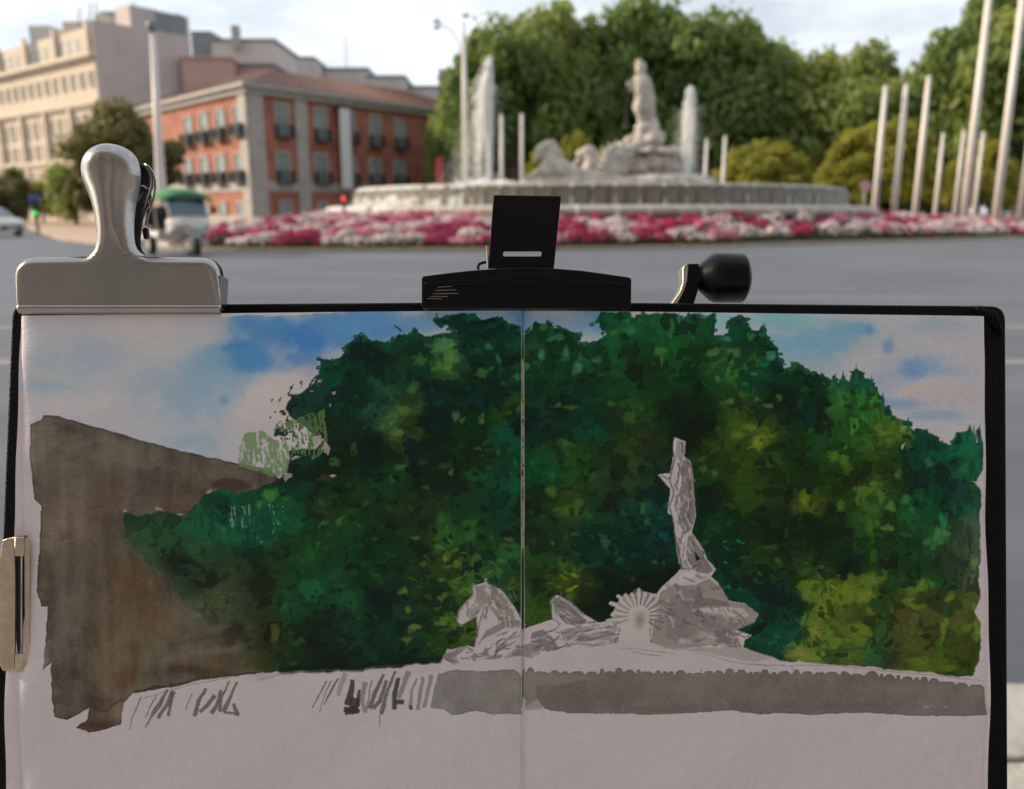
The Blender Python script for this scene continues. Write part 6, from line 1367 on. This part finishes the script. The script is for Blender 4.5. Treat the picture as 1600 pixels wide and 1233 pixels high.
def plate(name, dx, zf, back, par):
    ys = np.array([h[0] for h in HL]); L_ = np.array([h[1] for h in HL]); Rr = np.array([h[2] for h in HL])
    yy = np.unique(np.concatenate([np.linspace(232, 242, 14), np.linspace(242, 385, 60), np.linspace(385, 425, 60), np.linspace(425, 476, 14), np.linspace(476, 491.5, 16)]))
    nx = 90; tt = np.linspace(-1, 1, nx); tt = np.sign(tt)*(1-(1-np.abs(tt))**1.5)
    l = np.interp(yy, ys, L_); r = np.interp(yy, ys, Rr)
    X = (l+r)[:, None]/2+tt[None]*(r-l)[:, None]/2; Y = np.repeat(yy[:, None], nx, 1)
    out = list(zip(L_, ys))+list(zip(Rr[::-1], ys[::-1]))
    d = poly_sdf(out, X, Y)
    rr = np.interp(Y, [300, 370, 398, 412, 432, 470, 492], [36., 24., 17., 17., 13., 5., 4.]); q = np.clip(1-d/rr, 0, 1)
    Z = -(q**2*.55+(1-np.sqrt(np.clip(1-q**4, 0, 1)))*.35)*rr*.000236
    # handle bowed: flares forward, its middle ridge raised
    hd = np.clip((404-Y)/170, 0, 1)
    Z += hd**1.2*.006+np.where(Y < 404, .0012*np.exp(-((X-179.5)/26)**2)*np.clip((404-Y)/40, 0, 1), 0)
    lip = np.clip((Y-478)/5, 0, 1); Z += .0007*np.where(Y > 478, np.sin(lip*math.pi/2), 0)-.0014*np.clip((Y-484)/8, 0, 1)
    body = np.clip((Y-404)/80, 0, 1); Z += .0035*(1-body)
    nyy = len(yy); mb = MB(); sgn = -1 if back else 1
    for i in range(nyy):
        for j in range(nx):
            h_ = float(hd[i, j]); p = loc(X[i, j]+dx*(h_**.7*.9+.1), Y[i, j]+(18*h_ if back else 0), (zf+sgn*Z[i, j]) if back else 0.); mb.v.append((p.x, p.y, zf+sgn*Z[i, j]))
    mb.f = [((i+1)*nx+j, (i+1)*nx+j+1, i*nx+j+1, i*nx+j) for i in range(nyy-1) for j in range(nx-1)]
    if back: mb.f = [f[::-1] for f in mb.f]
    mb.mi = [0]*len(mb.f)
    o = mb.local(name, M['shade_hinge_steel'] if back else steel, par, True); s = o.modifiers.new('s', 'SOLIDIFY'); s.thickness = .0007; s.offset = -1; return o
clip = bthing('bulldog_clip', 'large brushed steel bulldog clip on the top left corner of the sketchbook', 'clip')
plate('front_plate', 0, .0022, False, clip)
plate('back_plate', 17, -.0098, True, clip)
MB().tube([loc(x, y, -.0125) for x, y in ((226, 256), (233, 261), (239, 270), (242.5, 282), (243, 294), (240.5, 308), (236, 324), (231, 340), (227.5, 352))], .00042, 8).local('back_plate_rim', steel, clip, True)
# top flange and end cheeks that close the clip round its spring
mb = MB()
pts = [(50, 407), (325, 407)]
mb.prism([(loc(66, 408).x, .0040), (loc(316, 408).x, .0040), (loc(312, 408).x, -.009), (loc(76, 408).x, -.009)], loc(40, 413).y, loc(40, 411).y, f=lambda x, y, z: (x, z, y))
mb.local('top_flange', steel, clip, False, .0003)
a, b = loc(349.5, 432), loc(351, 484)
MB().prism([(.0030, a.y), (.0014, b.y), (-.0045, b.y), (-.0060, a.y)], loc(347.2, 440).x, loc(348.6, 440).x, f=lambda x, y, z: (z, y, x)).local('end_cheek', steel, clip, False, .0003)
sp = [Vector((loc(70, 440).x+.00022*k, loc(70, 440).y+.0028*math.sin(k*.55), -.0045+.0028*math.cos(k*.55))) for k in range(290)]
MB().tube(sp, .0006, 6).local('spring', steel, clip, True)
# bent wire loop and hinge seen between the two handles
lp = [loc(x, y, -.013) for x, y in ((219, 291), (226, 291), (233, 298), (236, 308), (234, 318), (231, 324))]
MB().tube(lp, .0005, 8).local('wire_loop', steel, clip, True)
MB().prism([lxy(222, 300, -.014), lxy(229, 302, -.014), lxy(231, 320, -.014), lxy(222, 345, -.014), lxy(216, 345, -.014), lxy(216, 310, -.014)], -.0145, -.0140).local('inner_tongue', steel, clip)
MB().prism(rounded([lxy(212, 352, -.0065), lxy(221, 350, -.0065), lxy(222, 366, -.0065), lxy(215, 370, -.0065)], .001), -.0135, -.0115).local('hinge', M['shade_hinge_steel'], clip, False, .0003)

# ---------------------------------------------------------------- nickel clip on the left edge
nick = mat('worn_nickel', (.62, .55, .44), .34, metal=1., col2=(.50, .43, .33), vscale=160, bump=.08, bscale=500)
nc_ = bthing('letter_clip', 'worn nickel clip with a long slot gripping the left page edge', 'clip')
out = [(8, 843), (16, 840), (43, 838), (50.5, 845), (49.5, 1000), (48.5, 1036), (43, 1046), (9, 1046.5), (3, 1036), (-1, 1010), (-14, 985), (-40, 980), (-40, 905), (-14, 905), (0, 898), (4, 870)]
sx0, sx1, sy0, sy1 = 27, 43, 868, 1020
def strips(mb, z0, z1):
    q = lambda pts: mb.prism([lxy(*p) for p in pts], z0, z1)
    q([(-40, 905), (-14, 905), (0, 898), (4, 870), (8, 843), (16, 840), (27, 839.2), (27, 1046.3), (9, 1046.5), (3, 1036), (-1, 1010), (-14, 985), (-40, 980)])
    q([(27, 839.2), (43, 838), (43, sy0), (27, sy0)]); q([(27, sy1), (43, sy1), (43, 1046), (27, 1046.3)]); q([(43, 838), (50.5, 845), (49.5, 1000), (48.5, 1036), (43, 1046)])
mb = MB(); strips(mb, .0008, .0018)
bmx = bmesh.new(); tmp = mb.mesh('t'); bmx.from_mesh(tmp); bmesh.ops.remove_doubles(bmx, verts=bmx.verts, dist=1e-6)
# drop the inner walls shared by neighbouring strips
seen = {}
for f in bmx.faces:
    k = tuple(sorted(v.index for v in f.verts)); seen.setdefault(k, []).append(f)
bmesh.ops.delete(bmx, geom=[f for v in seen.values() if len(v) > 1 for f in v], context='FACES')
me = bpy.data.meshes.new('front_plate'); bmx.to_mesh(me); bmx.free()
link('front_plate', me, nick, nc_, False, .00035)
MB().prism([lxy(27, sy0), lxy(43, sy0), lxy(43, sy1), lxy(27, sy1)], .0001, .0006).local('slot_back', M['black_pl'], nc_)
MB().tube([loc(34.2, 862, .0013), loc(33.6, 1024, .0013)], .00034, 8).local('centre_rib', nick, nc_, True)
MB().prism([lxy(-40, 905), lxy(10, 842), lxy(48, 842), lxy(48, 1044), lxy(8, 1044), lxy(-40, 985)], -.0092, -.0084).local('back_plate', nick, nc_, False, .0003)
MB().box((loc(-30, 945).x, loc(-30, 945).y, -.0035), (.004, .016, .0110)).local('bridge', nick, nc_, False, .001)

# ---------------------------------------------------------------- easel that carries the sketchbook
M['easel_black'] = mat('black_enamel', (.004, .0045, .006), .28, bump=.03, bscale=700, spec=.16); M['worn_edge'] = mat('worn_metal', (.55, .50, .44), .35, metal=1., var=.2, vscale=300)
ea = bthing('easel', 'black easel with top clamp and side knob holding the sketchbook', 'easel')
jaw = [(658.5, 434), (661, 431), (700, 426), (740, 421.8), (790, 418.6), (826, 418), (862, 418.6), (910, 422.5), (950, 428), (984, 433), (987, 436), (986.5, 480), (984, 482.5), (661, 481.5), (658.5, 479)]
MB().prism([lxy(x, y, .004) for x, y in jaw], -.014, .0036).local('clamp_jaw', M['easel_black'], ea, False, .0011)
# raised ridge along the jaw with a low hump in its middle
rid = [(664, 441), (700, 438.5), (752, 437.5), (775, 434), (795, 427.5), (826, 425.5), (856, 427.5), (876, 434), (900, 438.5), (950, 440.5), (981, 442), (981, 447), (664, 446)]
MB().prism([lxy(x, y, .004) for x, y in rid], .0034, .0043).local('jaw_ridge', M['easel_black'], ea, False, .0003)
for (x0, y0, x1, y1) in ((684, 449, 706, 447.5), (680, 454, 712, 453), (676, 459, 716, 458.6), (672, 463, 700, 463.4), (668, 466.5, 690, 467)):
    MB().tube([loc(x0, y0, .0036), loc(x1, y1, .0036)], .00012, 5).local('scratch', M['worn_edge'], ea)
# upright plate with a slot through it, set back and leaning
def pl(px, py, z): 
    p = loc(px, py, z); return p
mb = MB(); zb_, zf_ = -.0050, -.0032
O_ = [(771, 304.5), (877, 306), (865.5, 420), (762.5, 420)]; I_ = [(786.5, 393), (846.5, 393), (845.5, 400.5), (786, 400.5)]
vs = [pl(x, y, zf_) for x, y in O_]+[pl(x, y, zf_) for x, y in I_]+[pl(x, y, zb_) for x, y in O_]+[pl(x, y, zb_) for x, y in I_]
fs = []
for k in range(4):
    j = (k+1) % 4
    fs += [(k, 4+k, 4+j, j), (8+k, 8+j, 12+j, 12+k), (k, j, 8+j, 8+k), (4+k, 12+k, 12+j, 4+j)]
mb.add(vs, fs).local('clamp_plate', M['easel_black'], ea, False, .0006)
MB().tube([pl(761, 384, -.004), pl(762.5, 420, -.004)], .00045, 8).local('hinge_pin', M['worn_edge'], ea)
MB().tube([pl(x, y, -.006) for x, y in ((764, 409.5), (756, 410), (749, 412.5), (746.5, 417), (748, 421))], .00055, 8).local('hinge_loop', M['easel_black'], ea, True)
# knob on a bent strap behind the upper edge
ZK = -.020
def kx(px): return loc(px, 434, ZK)
prof = [(1084, 17.5), (1089, 18.2), (1091.5, 19.5), (1096, 23.5), (1104, 30.5), (1111, 36), (1116, 38.2), (1122, 38.8), (1158, 38.6), (1162, 36.5), (1166.5, 28), (1170, 18), (1172.3, 8), (1172.8, .1)]
c0 = kx(1084); mb = MB(); nn = 40; sc = (kx(1172)-kx(1084)).length/88
for x, r in prof:
    xx = c0.x+(x-1084)*sc
    for k in range(nn): a = 2*math.pi*k/nn; mb.v.append((xx, c0.y+r*sc*math.cos(a), ZK+r*sc*math.sin(a)))
mb.f = [(i*nn+k, (i+1)*nn+k, (i+1)*nn+(k+1) % nn, i*nn+(k+1) % nn) for i in range(len(prof)-1) for k in range(nn)]+[tuple(range(nn))]; mb.mi = [0]*len(mb.f)
mb.local('knob', M['easel_black'], ea, True)
strap = [(1069.5, 415.2), (1088, 414.5), (1090, 424), (1089.5, 445), (1086, 460), (1080, 480), (1074, 510), (1040, 510), (1048, 476), (1060, 460), (1064.5, 445), (1063.5, 425)]
MB().prism([lxy(x, y, ZK) for x, y in strap], ZK-.0045, ZK+.0045).local('strap', M['easel_black'], ea, False, .0007)
edge = [(1062.5, 423), (1066, 417), (1070, 416), (1072, 422), (1070, 442), (1066, 455), (1056, 476), (1050, 490), (1041, 490), (1046, 476), (1058, 459), (1062.5, 445)]
MB().prism([lxy(x, y, ZK) for x, y in edge], ZK-.0040, ZK+.0049).local('strap_edge', M['worn_edge'], ea, False, .0005)
# mast, ledge and tripod legs, all behind and below the book
def wl_(v): return BM.inverted() @ Vector(v)
top = BM @ Vector((loc(822, 440).x, loc(822, 440).y, -.0165)); foot = BM @ Vector((loc(822, 440).x, -.235, -.0165))
MB().tube([wl_(top), wl_(foot)], .008, 12).local('mast', M['easel_black'], ea, True)
MB().tube([Vector((loc(1060, 500).x, loc(1060, 500).y, -.0205)), Vector((loc(822, 520).x, loc(822, 520).y, -.0205))], .0045, 10).local('knob_rod', M['easel_black'], ea)
MB().box((loc(822, 900).x, -.2185, -.006), (.22, .008, .034)).local('ledge', M['easel_black'], ea, False, .001)
hub = foot
MB().tube([wl_(hub), wl_(hub+Vector((0, 0, -.09)))], .02, 14).local('hub', M['easel_black'], ea)
for a in (-30, 90, 210):
    e = Vector((hub.x+.36*math.cos(R(a)), hub.y+.36*math.sin(R(a)), .122))
    MB().tube([wl_(hub+Vector((.01*math.cos(R(a)), .01*math.sin(R(a)), -.05))), wl_(e)], [.011, .008], 10).local('leg', M['easel_black'], ea)
